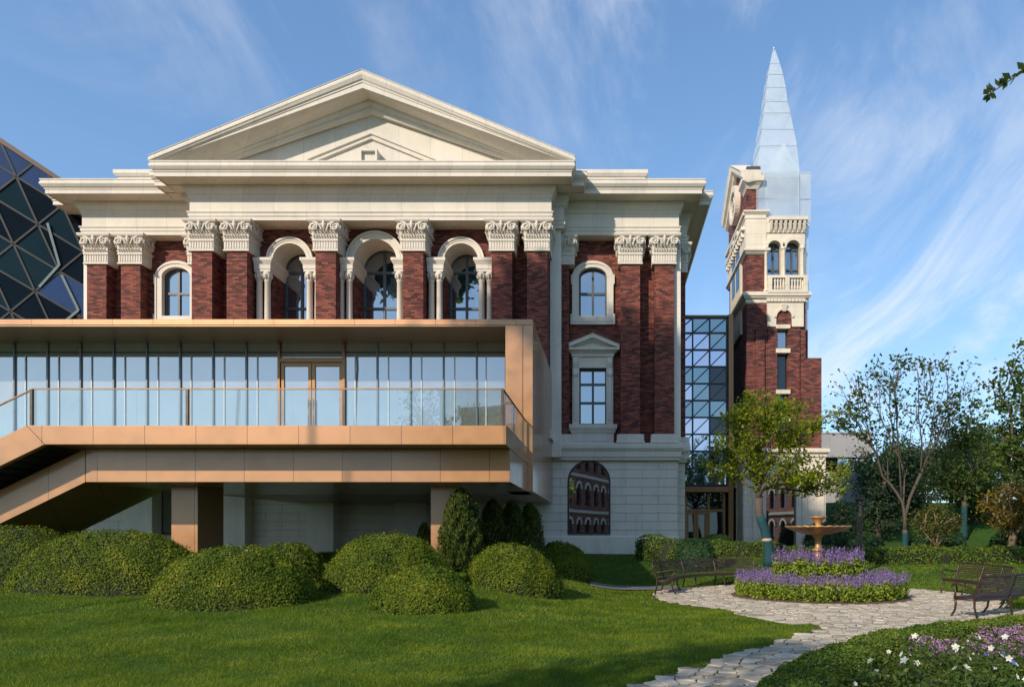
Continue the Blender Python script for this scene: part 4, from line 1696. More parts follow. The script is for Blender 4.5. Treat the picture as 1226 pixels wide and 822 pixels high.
inner = atr_pt(40, 300)
panes = {0: MB(), 1: MB(), 2: MB()}
lat = MB()
rng = random.Random(12)
edge_done = set()
for t in tri:
    poly = list(t)
    for q0, q1 in ((p0, p1), (atr_pt(103, 200), atr_pt(103, 500)), (atr_pt(-20, 640), atr_pt(90, 640)), (atr_pt(-70, 200), atr_pt(-70, 500))):
        poly = clip_tri(poly, q0, q1, inner)
        if len(poly) < 3:
            break
    if len(poly) < 3:
        continue
    cz = sum((p for p in poly), Vector()) / len(poly)
    # every pane sits at its own slight tilt
    tilt = Vector((rng.uniform(-.02, .02), rng.uniform(-.02, .02), rng.uniform(-.02, .02)))
    kk = rng.choice((0, 0, 1, 1, 2))
    if inside_face(cz)[1] < 235 and rng.random() < .7:
        kk = 2
    panes[kk].add([p + nrm * (p - cz).dot(tilt) for p in poly], [tuple(range(len(poly)))])
    for k in range(len(poly)):
        a, b = poly[k], poly[(k + 1) % len(poly)]
        key = tuple(sorted([tuple(round(q, 2) for q in a), tuple(round(q, 2) for q in b)]))
        if key in edge_done or (a - b).length < .15:
            continue
        edge_done.add(key)
        lat.bar(a, b, .08, .10, nrm)
lat.build("lattice", M['atrium_bar'], atr)
for k, mn in ((0, 'glass_atrium'), (1, 'glass_atrium_teal'), (2, 'glass_atrium_violet')):
    panes[k].build("glass_panes", M[mn], atr)
mb = MB()
mb.bar(atr_pt(-70, 121.7) , atr_pt(110, 241), .20, .22, nrm)
mb.build("roof_edge", M['roof_edge'], atr)
# its body behind the face, so it is a volume
mb = MB()
b0, b1, b2, b3 = atr_pt(-70, 640), atr_pt(103, 640), atr_pt(103, 236), atr_pt(-70, 121)
back = Vector((-1.5, 16, 0))
off = Vector((0, .5, 0))
mb.add([b0 + off, b1 + off, b2 + off, b3 + off, b0 + back, b1 + back, b2 + back, b3 + back], [(0, 1, 2, 3), (4, 5, 6, 7), (0, 1, 5, 4), (1, 2, 6, 5), (2, 3, 7, 6), (3, 0, 4, 7)])
mb.build("inner_hall", M['concrete_dark'], atr)
# pale inner steel seen through: a few diagonal struts standing just proud inside the glazing
mb = MB()
for a, b in (((58, 268), (72, 318)), ((72, 318), (48, 344)), ((75, 330), (95, 372)), ((95, 372), (80, 384))):
    mb.bar(atr_pt(*a) + nrm * .09, atr_pt(*b) + nrm * .07, .10, .04, nrm)
mb.build("strut", plain("pale green steel", (.12, .17, .17), .4), atr)


# ================================================================== GLASS LINK between hall and tower
link = empty("glass_link", (5, 37, 1), "narrow glazed link with diagonal lattice between brick hall and tower", "glass link")
YL = 37.0
lx0, lx1 = 2.2, 6.42
lz0, lz1 = 4.5, 13.5
fz = lambda py: 1.8 + (640 - py) / 820 * YL
fx = lambda px: (px - 728) / 820 * YL
cw, ch = .92, .91
panes = {0: MB(), 1: MB(), 2: MB()}
lat = MB()
rng = random.Random(4)
colx = [fx(870) - 2.0 * cw * k / 2 for k in range(0, 6)]
colx = sorted([c for c in colx if c > lx0 - .6])
rowz = [lz0 + ch * k for k in range(0, 11)]
rowz[-1] = lz1
for i, (a, b) in enumerate(zip(colx[:-1], colx[1:])):
    for j, (c, d) in enumerate(zip(rowz[:-1], rowz[1:])):
        cell = rng.choice((1, 2, 2)) if i < len(colx) - 2 else rng.choice((0, 1, 2))
        up_ = (i + j) % 1 == 0
        for tri_ in (((a, c), (b, c), (b, d)), ((a, c), (b, d), (a, d))):
            kk = cell
            t = rng.uniform(-.01, .01)
            panes[kk].add([(p[0], YL + t * (k - 1), p[1]) for k, p in enumerate(tri_)], [(0, 1, 2)])
        lat.bar((a, YL - .04, c), (b, YL - .04, d), .05, .09, (0, 1, 0))
for x in colx:
    lat.box(x - .035, x + .035, YL - .10, YL + .06, lz0, lz1)
for z in rowz:
    lat.box(colx[0], colx[-1], YL - .09, YL + .05, z - .035, z + .035)
lat.build("lattice", M['link_bar'], link)
for k, mn in ((0, 'glass_dark'), (1, 'glass_teal'), (2, 'glass_violet')):
    panes[k].build("glass_panes", M[mn], link)
mb = MB()
mb.box(colx[-1] + .05, colx[-1] + .32, YL - .3, YL + .3, .9, lz1 + .12)
mb.box(colx[0], colx[-1] + .05, YL - .14, YL + .3, lz1 + .03, lz1 + .13)
mb.box(colx[0], colx[-1] + .05, YL - .55, YL + .2, lz0 - .42, lz0 - .12)
mb.build("bronze_frame", M['bronze_frame'], link, .01)
MB().box(colx[0] + .02, colx[-1] + .3, YL + .7, YL + 4, .9, lz1 - .1).build("inner_hall", M['concrete_dark'], link)
mb = MB()
for x in (fx(820.5), fx(848), fx(866.5)):
    mb.box(x - .07, x + .07, YL - .1, YL + .05, .95, lz0 - .43)
mb.box(fx(820), fx(866), YL - .09, YL + .04, 3.05, 3.2)
dr = mb.build("entrance", M['bronze_frame'], link, .006)
mb = MB()
for a, b in ((fx(821.5), fx(833)), (fx(833.5), fx(846.5))):
    mb.box(a, a + .12, YL - .07, YL + .02, .95, 3.04)
    mb.box(b - .12, b, YL - .07, YL + .02, .95, 3.04)
    mb.box(a + .12, b - .12, YL - .068, YL + .018, 2.9, 3.04)
mb.build("door_leaf", M['bronze_frame'], dr)
MB().add([(fx(818), YL + .03, .95), (fx(868), YL + .03, .95), (fx(868), YL + .03, lz0 - .42), (fx(818), YL + .03, lz0 - .42)], [(0, 1, 2, 3)]).build("door_glass", M['glass_dark'], dr)


# ================================================================== BELL TOWER
tw = empty("bell_tower", (9, 38, 1), "slender red brick bell tower topped by a frosted glass spire", "tower")
TY = 36.0
tx = lambda px, y=TY: (px - 728) / 820 * y
tz = lambda py, y=TY: 1.8 + (640 - py) / 820 * y
X0, X1 = tx(894), tx(963.5)
TB = 41.4
# lower brick shaft with a tall recessed slot
mb = MB()
sx0, sx1 = tx(931), tx(942.7)
z_a, z_b = tz(541), tz(358)
mb.box(X0, sx0, TY, TB, z_a, z_b)
mb.box(sx1, X1 + .05, TY, TB, z_a, z_b)
mb.box(sx0, sx1, TY + .35, TB, z_a, z_b)
mb.box(X1 + .05, tx(969), TY + .25, TB - .3, z_a, tz(393))
mb.box(tx(957.5), tx(981.5), TY - .3, TB - .6, z_a, tz(430))
mb.box(X0 + .45, tx(915), TY - .12, TY + .2, z_a, tz(394))
mb.box(tx(919), tx(930), TY - .10, TY + .2, z_a, tz(393))
mb.box(tx(943.5), tx(957), TY - .10, TY + .2, z_a, tz(393))
mb.build("brick_shaft", M['brick2'], tw, .01)
mb = MB()
mb.prism([(sx0 - .12, tz(391.6)), (sx0 - .12, tz(391.6))][:0] + [(tx(918), tz(391.8)), (tx(928.5), tz(391.8))] + [(tx(938) - .40 * math.cos(t), tz(381) + .40 * math.sin(t)) for t in np.linspace(0, math.pi, 14)] + [(tx(947.5), tz(391.8)), (tx(961.5), tz(391.8)), (tx(961.5), tz(358.4)), (tx(918), tz(358.4))], TY - .14, TY + .1)
mb.arch_ring(tx(938), tz(381), .40, .52, TY - .20, TY - .1)
mb.rings([[(tx(938) - w, TY - .3 + d, z), (tx(938) + w, TY - .3 + d, z), (tx(938) + w, TY, z), (tx(938) - w, TY, z)] for w, d, z in ((.09, .08, tz(374)), (.15, 0, tz(366)))])
for k in range(11):
    x = tx(919) + k * (tx(961) - tx(919)) / 10
    mb.box(x - .08, x + .08, TY - .22, TY - .1, tz(362.5), tz(358.6))
for py0, py1 in ((389.5, 394.2), (418, 423.2), (467, 472), (500, 505)):
    mb.box(sx0 - .12, sx1 + .12, TY - .18, TY + .33, tz(py1), tz(py0))
mb.build("stone_panel", M['stone_wall'], tw, .008)
w = MB()
MB().box(sx0 + .02, sx1 - .02, TY + .22, TY + .30, tz(418), tz(394)).build("slot_window", M['glass_window'], tw)
for a, b in ((467, 423), (500, 472), (540, 505)):
    MB().box(sx0 + .02, sx1 - .02, TY + .22, TY + .30, tz(a), tz(b)).build("slot_window", M['glass_dark'], tw)
# blind arch fill
MB().box(tx(928), tx(948), TY - .08, TY + .05, tz(391.6), tz(370.5)).build("blind_arch", M['brick2'], tw)
# belt cornice between shaft and belfry
mb = MB()
mb.frame(X0, X1 + .05, TY, TB, [(0, z_b - .25), (.06, z_b - .2), (.06, z_b - .05), (.16, z_b + .02), (.20, z_b + .1), (.24, z_b + .12), (.24, z_b + .30), (.18, z_b + .34), (0, z_b + .36)])
mb.build("belt_course", M['stone_wall'], tw)
# belfry stage: brick corner piers, stone faces with paired arches
zb0, zb1 = z_b + .3, tz(261)
mb = MB()
mb.box(X0 + .04, tx(917.5), TY + .04, TB - .05, zb0, tz(303))
mb.build("brick_pier", M['brick2'], tw)
mb = MB()
ac = [(tx(927), (tx(935) - tx(919)) / 2), (tx(949.5), (tx(958) - tx(941)) / 2)]
zsp, zo = tz(296.5), tz(349.5)
wall_with_holes(mb, tx(917.5), X1, zb0, tz(278), TY, [arch_loop(c, h, zo, zsp) for c, h in ac], .5)
for c, h in ac:
    mb.arch_ring(c, zsp, h - .01, h + .20, TY - .10, TY + .05)
for x in (ac[0][0] - ac[0][1] - .10, (ac[0][0] + ac[0][1] + ac[1][0] - ac[1][1]) / 2, ac[1][0] + ac[1][1] + .10):
    mb.lathe(x, TY - .05, [(.13, zo + .0), (.13, zo + .1), (.085, zo + .14), (.075, zsp - .3), (.12, zsp - .12), (.15, zsp - .1), (.15, zsp)], 14)
mb.box(tx(917.5) - .02, X1 + .06, TY - .05, TB - .06, tz(279), zb1)
mb.box(X0 - .06, tx(917.5), TY - .05, TB + .02, tz(304), tz(262))
mb.frame(X0, tx(917.5), TY, TB, [(0, tz(305)), (.05, tz(304)), (.14, tz(301.5)), (.18, tz(301)), (.18, tz(298.5)), (.05, tz(297))])
mb.add([(X1, TY, zb0), (X1, TB, zb0), (X1, TB, zb1), (X1, TY, zb1)], [(0, 1, 2, 3)])
# bracketed parapet
mb.box(tx(920), X1 + .1, TY - .30, TY + .1, tz(266), tz(261.6))
for k in range(8):
    x = tx(922.5) + k * (X1 - tx(924)) / 7
    mb.rings([[(x - .07, y_, z), (x + .07, y_, z), (x + .07, TY, z), (x - .07, TY, z)] for y_, z in ((TY - .05, tz(279)), (TY - .14, tz(276)), (TY - .26, tz(268)), (TY - .26, tz(266)))])
    mb.arch_ring(x + (X1 - tx(924)) / 14, tz(272), .09, .16, TY - .14, TY - .04, n=8)
# raised corner block on the left
mb.box(X0 - .08, tx(917), TY - .08, TY + 1.5, tz(262) - .01, tz(255.5))
mb.frame(X0, tx(916), TY, TY + 1.4, [(.08, tz(258)), (.16, tz(256)), (.2, tz(255)), (.2, tz(253.2)), (.05, tz(252.5))])
bel = mb.build("belfry", M['stone_wall'], tw, .008)
for c, h in ac:
    w_ = arched_window(c, h, zo, zsp, h, TY + .32, tw, "belfry_window", .06, (zo + .55, zo + 1.25, zsp), True, 'glass_window', 'frame')
# balustrade
mb = MB()
mb.box(tx(918), X1 + .10, TY - .26, TY - .02, tz(334.5), tz(331.3))
mb.box(tx(918), X1 + .10, TY - .27, TY - .02, tz(352), tz(348.5))
for x in (tx(918) + .12, (tx(918) + X1) / 2 + .03, X1 - .02):
    mb.box(x - .11, x + .11, TY - .255, TY - .03, tz(348.6), tz(334.4))
for k in range(10):
    x = tx(918) + .40 + k * (X1 - tx(918) - .66) / 9
    mb.lathe(x, TY - .14, [(.05, tz(348.6)), (.07, tz(345)), (.035, tz(339)), (.06, tz(336)), (.05, tz(334.4))], 10)
mb.build("balustrade", M['stone_wall'], tw)

# left face (towards -X): stone windows and clock gable
Xf = X0
mb = MB()
yc = (TY + TB) / 2


def left_box(y0, y1, z0, z1, out):
    mb.box(Xf - out, Xf + .05, y0, y1, z0, z1)


left_box(TY + 1.35, TB - 1.0, zb0, tz(304), .08)
left_box(TY, TB, tz(262), tz(255.5), .10)
left_box(TY - .06, TB + .1, tz(258), tz(254.8), .22)


def arch_x(cy_, cz_, r0, r1, x0, x1, n=18, full=False):
    rs = []
    for k in range(n + 1):
        a = (2 if full else 1) * math.pi * k / n
        c, s = math.cos(a), math.sin(a)
        rs.append([(x0, cy_ + r0 * c, cz_ + r0 * s), (x1, cy_ + r0 * c, cz_ + r0 * s), (x1, cy_ + r1 * c, cz_ + r1 * s), (x0, cy_ + r1 * c, cz_ + r1 * s)])
    mb.rings(rs)


for yy in (yc - .62, yc + .62):
    arch_x(yy, tz(297, yc), .44, .66, Xf - .20, Xf - .05)
for k in range(10):
    yk = TY + .5 + k * .5
    left_box(yk - .1, yk + .1, tz(280), tz(273), .22)
left_box(TY + .2, TB - .2, tz(273), tz(269), .25)
left_box(TY + 1.2, TB - 1.2, z_b - 1.5, z_b - .2, .10)
mb.build("stone_face", M['stone_wall'], tw)
mb = MB()
for yy in (yc - .62, yc + .62):
    mb.box(Xf - .10, Xf - .085, yy - .42, yy + .42, zb0 + .9, tz(297, yc) + .3)
mb.build("side_window", M['glass_dark'], tw)
mb = MB()
zg0, zgt = tz(255.5), 1.8 + (640 - 200) * yc / 820
gy0, gy1 = TY - .05, TB + .05
mb.add([(Xf, gy0 + .1, zg0), (Xf, gy1 - .1, zg0), (Xf, gy1 - .1, zgt - 1.9), (Xf, yc, zgt - .1), (Xf, gy0 + .1, zgt - 1.9),
        (Xf + .62, gy0 + .1, zg0), (Xf + .62, gy1 - .1, zg0), (Xf + .62, gy1 - .1, zgt - 1.9), (Xf + .62, yc, zgt - .1), (Xf + .62, gy0 + .1, zgt - 1.9)],
       [(0, 1, 2, 3, 4), (5, 6, 7, 8, 9), (0, 1, 6, 5), (1, 2, 7, 6), (2, 3, 8, 7), (3, 4, 9, 8), (4, 0, 5, 9)])
gab = mb.build("gable_wall", M['brick2'], tw)
mb = MB()
for q in (-1, 1):
    ye = yc + q * 2.95
    prof = [(-.0, .62), (-.16, .56), (-.18, .40), (-.34, .34), (-.36, .10), (-.42, 0), (.70, 0), (.70, .5)]
    mb.rings([[(Xf + x, ye, zgt - 1.75 - t) for x, t in prof], [(Xf + x, yc, zgt + .1 - t) for x, t in prof]])
mb.frame(Xf + .0, Xf + .60, TY + .0, TY + .9, [(0, zgt - 2.6), (.08, zgt - 2.45), (.22, zgt - 2.3), (.26, zgt - 2.28), (.26, zgt - 1.98), (.2, zgt - 1.95)])
mb.build("gable_cornice", M['stone_wall'], gab)
mb = MB()
mb.box(Xf + .02, Xf + .75, TY + .1, yc - .5, zgt - 1.95, zgt - 1.35)
mb.build("gable_roof", M['concrete_dark'], gab)
mb = MB()
cz_ = 1.8 + (640 - 258) * yc / 820 + .55
arch_x(yc, cz_, .70, 1.02, Xf - .28, Xf + .02, 32, True)
ck = mb.build("clock", M['stone_wall'], tw)
mb = MB()
mb.rings([[(x, yc + .71 * math.cos(a), cz_ + .71 * math.sin(a)) for a in np.linspace(0, 2 * math.pi, 33)[:-1]] for x in (Xf - .12, Xf)])
mb.build("clock_face", M['frame'], ck)
mb = MB()
for k in range(12):
    a = k * math.pi / 6
    mb.bar((Xf - .15, yc + .48 * math.cos(a), cz_ + .48 * math.sin(a)), (Xf - .15, yc + .64 * math.cos(a), cz_ + .64 * math.sin(a)), .05, .03)
mb.bar((Xf - .17, yc, cz_), (Xf - .17, yc + .1, cz_ + .52), .05, .03)
mb.bar((Xf - .17, yc, cz_), (Xf - .17, yc - .36, cz_ + .1), .06, .03)
mb.build("clock_hands", M['stone_carved'], ck)

# cream base storey with the big arched opening
mb = MB()
bx0, bx1 = X0 - .30, tx(985)
bz0, bz1 = .8, tz(541)
ox0, ox1 = tx(917, TY - .5), tx(953, TY - .5)
YBS = TY - .5
wall_with_holes(mb, bx0, bx1, bz0, bz1 - .1, YBS, [[(ox0, bz0 + .35), (ox1, bz0 + .35), (ox1, 4.75), (ox0, 4.75)]], .6)
mb.add([(bx0, YBS, bz0), (bx0, TB + .3, bz0), (bx0, TB + .3, bz1 - .1), (bx0, YBS, bz1 - .1)], [(0, 1, 2, 3)])
mb.add([(bx1, YBS, bz0), (bx1, TB + .3, bz0), (bx1, TB + .3, bz1 - .1), (bx1, YBS, bz1 - .1)], [(0, 1, 2, 3)])
mb.frame(bx0, bx1, YBS, TB + .3, [(0, bz1 - .35), (.05, bz1 - .3), (.05, bz1 - .18), (.14, bz1 - .1), (.18, bz1 - .08), (.18, bz1 + .08), (.1, bz1 + .12), (-.3, bz1 + .20)])
mb.frame(bx0, bx1, YBS, TB + .3, [(0, bz1 - 1.45), (.10, bz1 - 1.4), (.14, bz1 - 1.25), (.14, bz1 - 1.15), (0, bz1 - 1.1)])
for x in (ox0 - .12, ox1 + .12):
    mb.box(x - .12, x + .12, YBS - .06, YBS + .1, bz0, 4.78)
mb.box(ox0 - .24, ox1 + .24, YBS - .07, YBS + .1, 4.78, 5.0)
for x in (bx0 + .18, ox0 - .55, ox1 + .45, bx1 - .22):
    mb.box(x - .13, x + .13, YBS - .05, YBS + .05, bz0, bz1 - 1.46)
mb.box(bx0 - .06, bx0 + .05, TY + 1.0, TY + 1.25, bz0, 4.3)
mb.box(bx0 - .06, bx0 + .05, TY + 3.2, TY + 3.45, bz0, 4.3)
mb.box(bx0 - .12, bx0 + .05, TY + .9, TY + 3.55, 4.3, 4.7)
mb.rings([[(bx0 - w, TY + 2.1, z), (bx0 - w, TY + 2.4, z), (bx0 + .05, TY + 2.4, z), (bx0 + .05, TY + 2.1, z)] for w, z in ((.1, 4.25), (.2, 4.5), (.28, 4.85))])
mb.build("base_storey", M['stone_wall'], tw, .008)
MB().box(ox0, ox1, YBS + .18, YBS + .24, bz0 + .35, 4.75).build("shop_window", M['glass_mirror'], tw)
MB().box(bx0 - .015, bx0 + .02, TY + 1.27, TY + 3.18, bz0, 4.28).build("side_door", M['glass_dark'], tw)

# frosted glass volumes completing the tower: lower sleeve, drum and spire
mb = MB()
zg, zt_ = tz(266), tz(206)
gx0, gx1, gy0, gy1 = tx(905.5), tx(957.5), TY + .02, TY + 3.4


def sheet(p, nseam=0):
    mb.add(p, [(0, 1, 2, 3)])


for (a, b) in (((gx0, gy0), (gx1 - .02, gy0)), ((gx0, gy1), (gx1, gy1)), ((gx0, gy0 + .02), (gx0, gy1 - .02))):
    sheet([(a[0], a[1], zg), (b[0], b[1], zg), (b[0], b[1], zt_), (a[0], a[1], zt_)])
# side bay to the right, running down beside the belfry
rx0, rx1 = tx(957.6), tx(971.5)
for (a, b) in (((rx0, TY + .12), (rx1, TY + .12)), ((rx1, TY + .12), (rx1, TY + 3.4)), ((rx0, TY + 3.4), (rx1, TY + 3.4))):
    sheet([(a[0], a[1], zg), (b[0], b[1], zg), (b[0], b[1], zt_), (a[0], a[1], zt_)])
sx_ = (X1 + .09, tx(969.5))
for (a, b) in (((sx_[0], TY + .2), (sx_[1], TY + .2)), ((sx_[1], TY + .2), (sx_[1], TY + 2.6))):
    sheet([(a[0], a[1], tz(394)), (b[0], b[1], tz(394)), (b[0], b[1], zg - .02), (a[0], a[1], zg - .02)])
mb.box(gx0 - .02, rx1, TY + .06, TY + 3.36, zt_, zt_ + .03)
sp = mb.build("spire", M['glass_frost'], tw)
mb = MB()
cx_, cy_ = 9.14, 37.75
SP = [(1.13, 1.13, zt_ + .03), (1.00, 1.0, tz(187, cy_)), (.86, .86, tz(166, cy_)), (.72, .72, tz(145, cy_)), (.60, .60, tz(130, cy_)), (.52, .52, tz(112, cy_)), (.40, .40, tz(95, cy_)), (.27, .27, tz(80, cy_)), (.03, .03, tz(58.5, cy_))]
for (a, _, z0), (b, _, z1) in zip(SP[:-1], SP[1:]):
    for k in range(4):
        c = [(-1, -1), (1, -1), (1, 1), (-1, 1)]
        p, q = c[k], c[(k + 1) % 4]
        mb.add([(cx_ + p[0] * a, cy_ + p[1] * a, z0), (cx_ + q[0] * a, cy_ + q[1] * a, z0), (cx_ + q[0] * b, cy_ + q[1] * b, z1), (cx_ + p[0] * b, cy_ + p[1] * b, z1)], [(0, 1, 2, 3)])
# small glass gable in front
gz_ = tz(170)
gxm = tx(938.5)
for y in (TY + .03, TY + 1.4):
    mb.add([(tx(918.5), y, zt_ + .04), (tx(957), y, zt_ + .04), (gxm, y, gz_)], [(0, 1, 2)])
mb.add([(tx(918.5), TY + .05, zt_ + .04), (gxm, TY + .05, gz_), (gxm, TY + 1.4, gz_), (tx(918.5), TY + 1.4, zt_ + .04)], [(0, 1, 2, 3)])
mb.add([(tx(957), TY + .05, zt_ + .04), (gxm, TY + .05, gz_), (gxm, TY + 1.4, gz_), (tx(957), TY + 1.4, zt_ + .04)], [(0, 1, 2, 3)])
mb.build("spire_glass", M['glass_frost'], sp)
mb = MB()
for a, _, z in SP[:-1]:
    c = [(cx_ - a, cy_ - a, z), (cx_ + a, cy_ - a, z), (cx_ + a, cy_ + a, z), (cx_ - a, cy_ + a, z)]
    for k in range(4):
        mb.bar(c[k], c[(k + 1) % 4], .03, .03)
for px in (917.5, 956.3):
    mb.box(tx(px) - .03, tx(px) + .03, TY + .03, TY + .10, zg, zt_)
for z in (tz(237),):
    mb.bar((gx0, TY - .0, z), (rx1, TY + .08, z), .02, .02)
mb.lathe(cx_, cy_, [(.05, tz(60, cy_)), (.06, tz(58, cy_)), (.02, tz(56, cy_))], 8)
mb.build("spire_joints", M['spire_steel'], sp)


# ================================================================== GREY MODERN BUILDING behind the trees
gb = empty("grey_building", (21, 60, 1), "low flat roofed grey clad building behind the garden trees", "building")
gy = 60.0
qx = lambda px: (px - 728) / 820 * gy
qz = lambda py: 1.8 + (640 - py) / 820 * gy
mb = MB()
win = [[(qx(983), qz(564.5)), (qx(1030.5), qz(564.5)), (qx(1030.5), qz(547)), (qx(983), qz(547))]]
wall_with_holes(mb, qx(960), qx(1044.5), .5, qz(519), gy, win, .4)
mb.add([(qx(1044.5), gy, .5), (qx(1044.5), gy + 18, .5), (qx(1044.5), gy + 18, qz(519)), (qx(1044.5), gy, qz(519))], [(0, 1, 2, 3)])
mb.box(qx(960), qx(1044.5) - .1, gy + .45, gy + 18, qz(519) - .6, qz(519) - .3)
mb.box(qx(960), qx(1044.5) + .04, gy - .04, gy + .3, qz(519), qz(519) + .12)
mb.build("wall", M['grey_panel'], gb)
mb = MB()
for a, b in ((983, 1002), (1002, 1030.5)):
    mb.box(qx(a), qx(a) + .1, gy + .2, gy + .3, qz(564.5), qz(547))
    mb.box(qx(b) - .1, qx(b), gy + .2, gy + .3, qz(564.5), qz(547))
mb.box(qx(983), qx(1030.5), gy + .198, gy + .302, qz(564.5), qz(564.5) + .1)
mb.box(qx(983), qx(1030.5), gy + .198, gy + .302, qz(547) - .1, qz(547))
w = mb.build("window", M['frame_dark'], gb)
MB().add([(qx(983), gy + .26, qz(564.5)), (qx(1002), gy + .26, qz(564.5)), (qx(1002), gy - .35, qz(549)), (qx(983), gy - .35, qz(549))], [(0, 1, 2, 3)]).build("pane", M['glass_dark'], w)
MB().add([(qx(1002), gy + .26, qz(564.5)), (qx(1030.5), gy + .26, qz(564.5)), (qx(1030.5), gy + .26, qz(547)), (qx(1002), gy + .26, qz(547))], [(0, 1, 2, 3)]).build("pane", M['glass_mirror'], w)


# ================================================================== building behind the camera (seen only as a reflection in the glass)
ob = empty("brick_terrace_building", (0, 0, 0), "brown brick building mirrored obliquely in the arched ground floor window", "building")
mb = MB()
rows_ = []
for fl in range(3):
    for k in range(9):
        x = 1.2 + k * 3.4
        rows_.append(arch_loop(x + .8, .8, 1.0 + fl * 5.2, 3.4 + fl * 5.2, n=8))
wall_with_holes(mb, 0, 32, -.5, 16.4, 0, rows_, .35)
mb.box(.1, 31.9, .5, 10, -.5, 16.2)
mb.build("wall", M['brick3'], ob)
mb = MB()
mb.frame(0, 32, 0, 10, [(0, 16.0), (.3, 16.1), (.6, 16.5), (.6, 16.9)])
for fl in (1, 2):
    mb.frame(0, 32, 0, 10, [(0, fl * 5.2 - .2), (.25, fl * 5.2 - .1), (.3, fl * 5.2 + .25), (0, fl * 5.2 + .3)])
for k in range(9):
    for fl in range(3):
        mb.arch_ring(2.0 + k * 3.4, 3.4 + fl * 5.2, .78, 1.1, -.12, .05, n=10)
mb.build("stone_trim", M['stone_block'], ob)
MB().box(.2, 31.8, .36, .44, -.3, 16).build("window_glass", M['glass_dark'], ob)
ob.location = (3.4, -60, 0)
ob.rotation_euler = (0, 0, R(110))
ob2 = copy_tree(ob)
ob2.location = (33, -25, 0)
ob2.rotation_euler = (0, 0, R(-107))
tag(ob2, "brown brick building mirrored in the tall glass of the bell tower's base", "building")


# ================================================================== CLIPPED MOUND SHRUBS
MOUNDS = [
    # cx, cy, rx, ry, h, leaves, label
    (-14.7, 17.0, 1.75, 1.15, 1.42, 14000, "clipped mound shrub half cut off at the left edge of the photo under the stair"),
    (-11.7, 16.2, 2.40, 1.25, 1.38, 30000, "broadest clipped mound shrub, in front of the left metal pillar"),
    (-7.85, 14.45, 1.80, 1.15, 1.17, 30000, "clipped mound shrub lying nearest the camera left of centre, right of the broadest mound"),
    (-8.05, 17.2, 1.0, .9, 1.02, 8000, "small clipped mound shrub mostly hidden behind a bigger mound beside the pillar"),
    (-5.2, 16.25, 1.62, 1.2, 1.28, 24000, "tall clipped mound shrub standing just left of the right metal pillar"),
    (-3.72, 13.95, 1.15, .95, .82, 17000, "low clipped mound shrub in front of two taller mounds on the lawn"),
    (-2.36, 17.35, 1.32, 1.05, 1.13, 18000, "yellowish clipped mound shrub in front of the row of dark cypresses"),
    (-1.55, 24.0, 1.12, .95, 1.15, 9000, "dark clipped mound shrub below the arched ground floor window"),
]
for i, (cx, cy, rx, ry, h, n, lab) in enumerate(MOUNDS):
    o = dome("mound_shrub", cx, cy, rx * .95, ry * .92, h * .97, int(n * 1.7), .038 if cy < 18 else .055, seed=i, power=2.3, lump=.06)
    tag(o, lab, "shrub", "clipped mound shrubs on the lawn")

# ---- cypresses by the right pillar


def cypress(x, y, r, h, n, seed, label, group=None):
    rng = np.random.default_rng(seed + 40)
    root = empty("cypress_shrub", (x, y, G(x, y)), label, "cypress", group)
    z0 = G(x, y)
    u = rng.uniform(0, 1, n)
    th = rng.uniform(0, 2 * np.pi, n)
    prof = np.interp(u, [0, .12, .45, .8, .94, 1], [.75, 1, .95, .62, .34, .03])
    rr = r * prof * (1 - .42 * rng.random(n) ** 2) * (1 + .16 * np.sin(5 * th + 9 * u) + .12 * np.sin(11 * th - 17 * u))
    p = np.stack([x + rr * np.cos(th), y + rr * np.sin(th), z0 + .03 + u * h + .05 * np.sin(7 * th)], -1)
    nr = np.stack([np.cos(th), np.sin(th), np.full(n, .25)], -1)
    # upright sprays: long thin leaves pointing up and out
    t = np.stack([np.cos(th) * .45, np.sin(th) * .45, np.ones(n)], -1) + rng.normal(0, .28, (n, 3))
    t /= np.linalg.norm(t, axis=1, keepdims=True)
    b = np.cross(nr + rng.normal(0, .5, (n, 3)), t)
    b /= np.linalg.norm(b, axis=1, keepdims=True)
    s = rng.uniform(.06, .15, (n, 1))
    v = np.stack([p, p + t * s * .5 + b * s * .22, p + t * s, p + t * s * .5 - b * s * .22], 1).reshape(-1, 3)
    np_obj("foliage", v, np.arange(4 * n).reshape(n, 4), M['cypress_leaf'], None, root)
    MB().tube([(x, y, z0 - .05), (x, y, z0 + h * .5), (x, y, z0 + h * .93)], [.07, .05, .015], 7).build("trunk", M['bark'], root)


cypress(-4.08, 19.0, .52, 2.15, 14000, 1, "sunlit upright cypress in front of the right metal pillar")
for i, px in enumerate((592, 613, 633)):
    cypress((px - 728) / 820 * 23, 23 + (i - 1) * .35, .46, 1.95 + .05 * i, 5000, 2 + i,
            ("leftmost of three dark cypresses shaded under the terrace end", "middle of three dark cypresses shaded under the terrace end", "rightmost of three dark cypresses shaded under the terrace end")[i], "dark cypresses under the terrace")
cypress((511 - 728) / 820 * 21.2, 20.9, .22, 1.15, 1500, 9, "small cypress peeping out left of the right metal pillar")

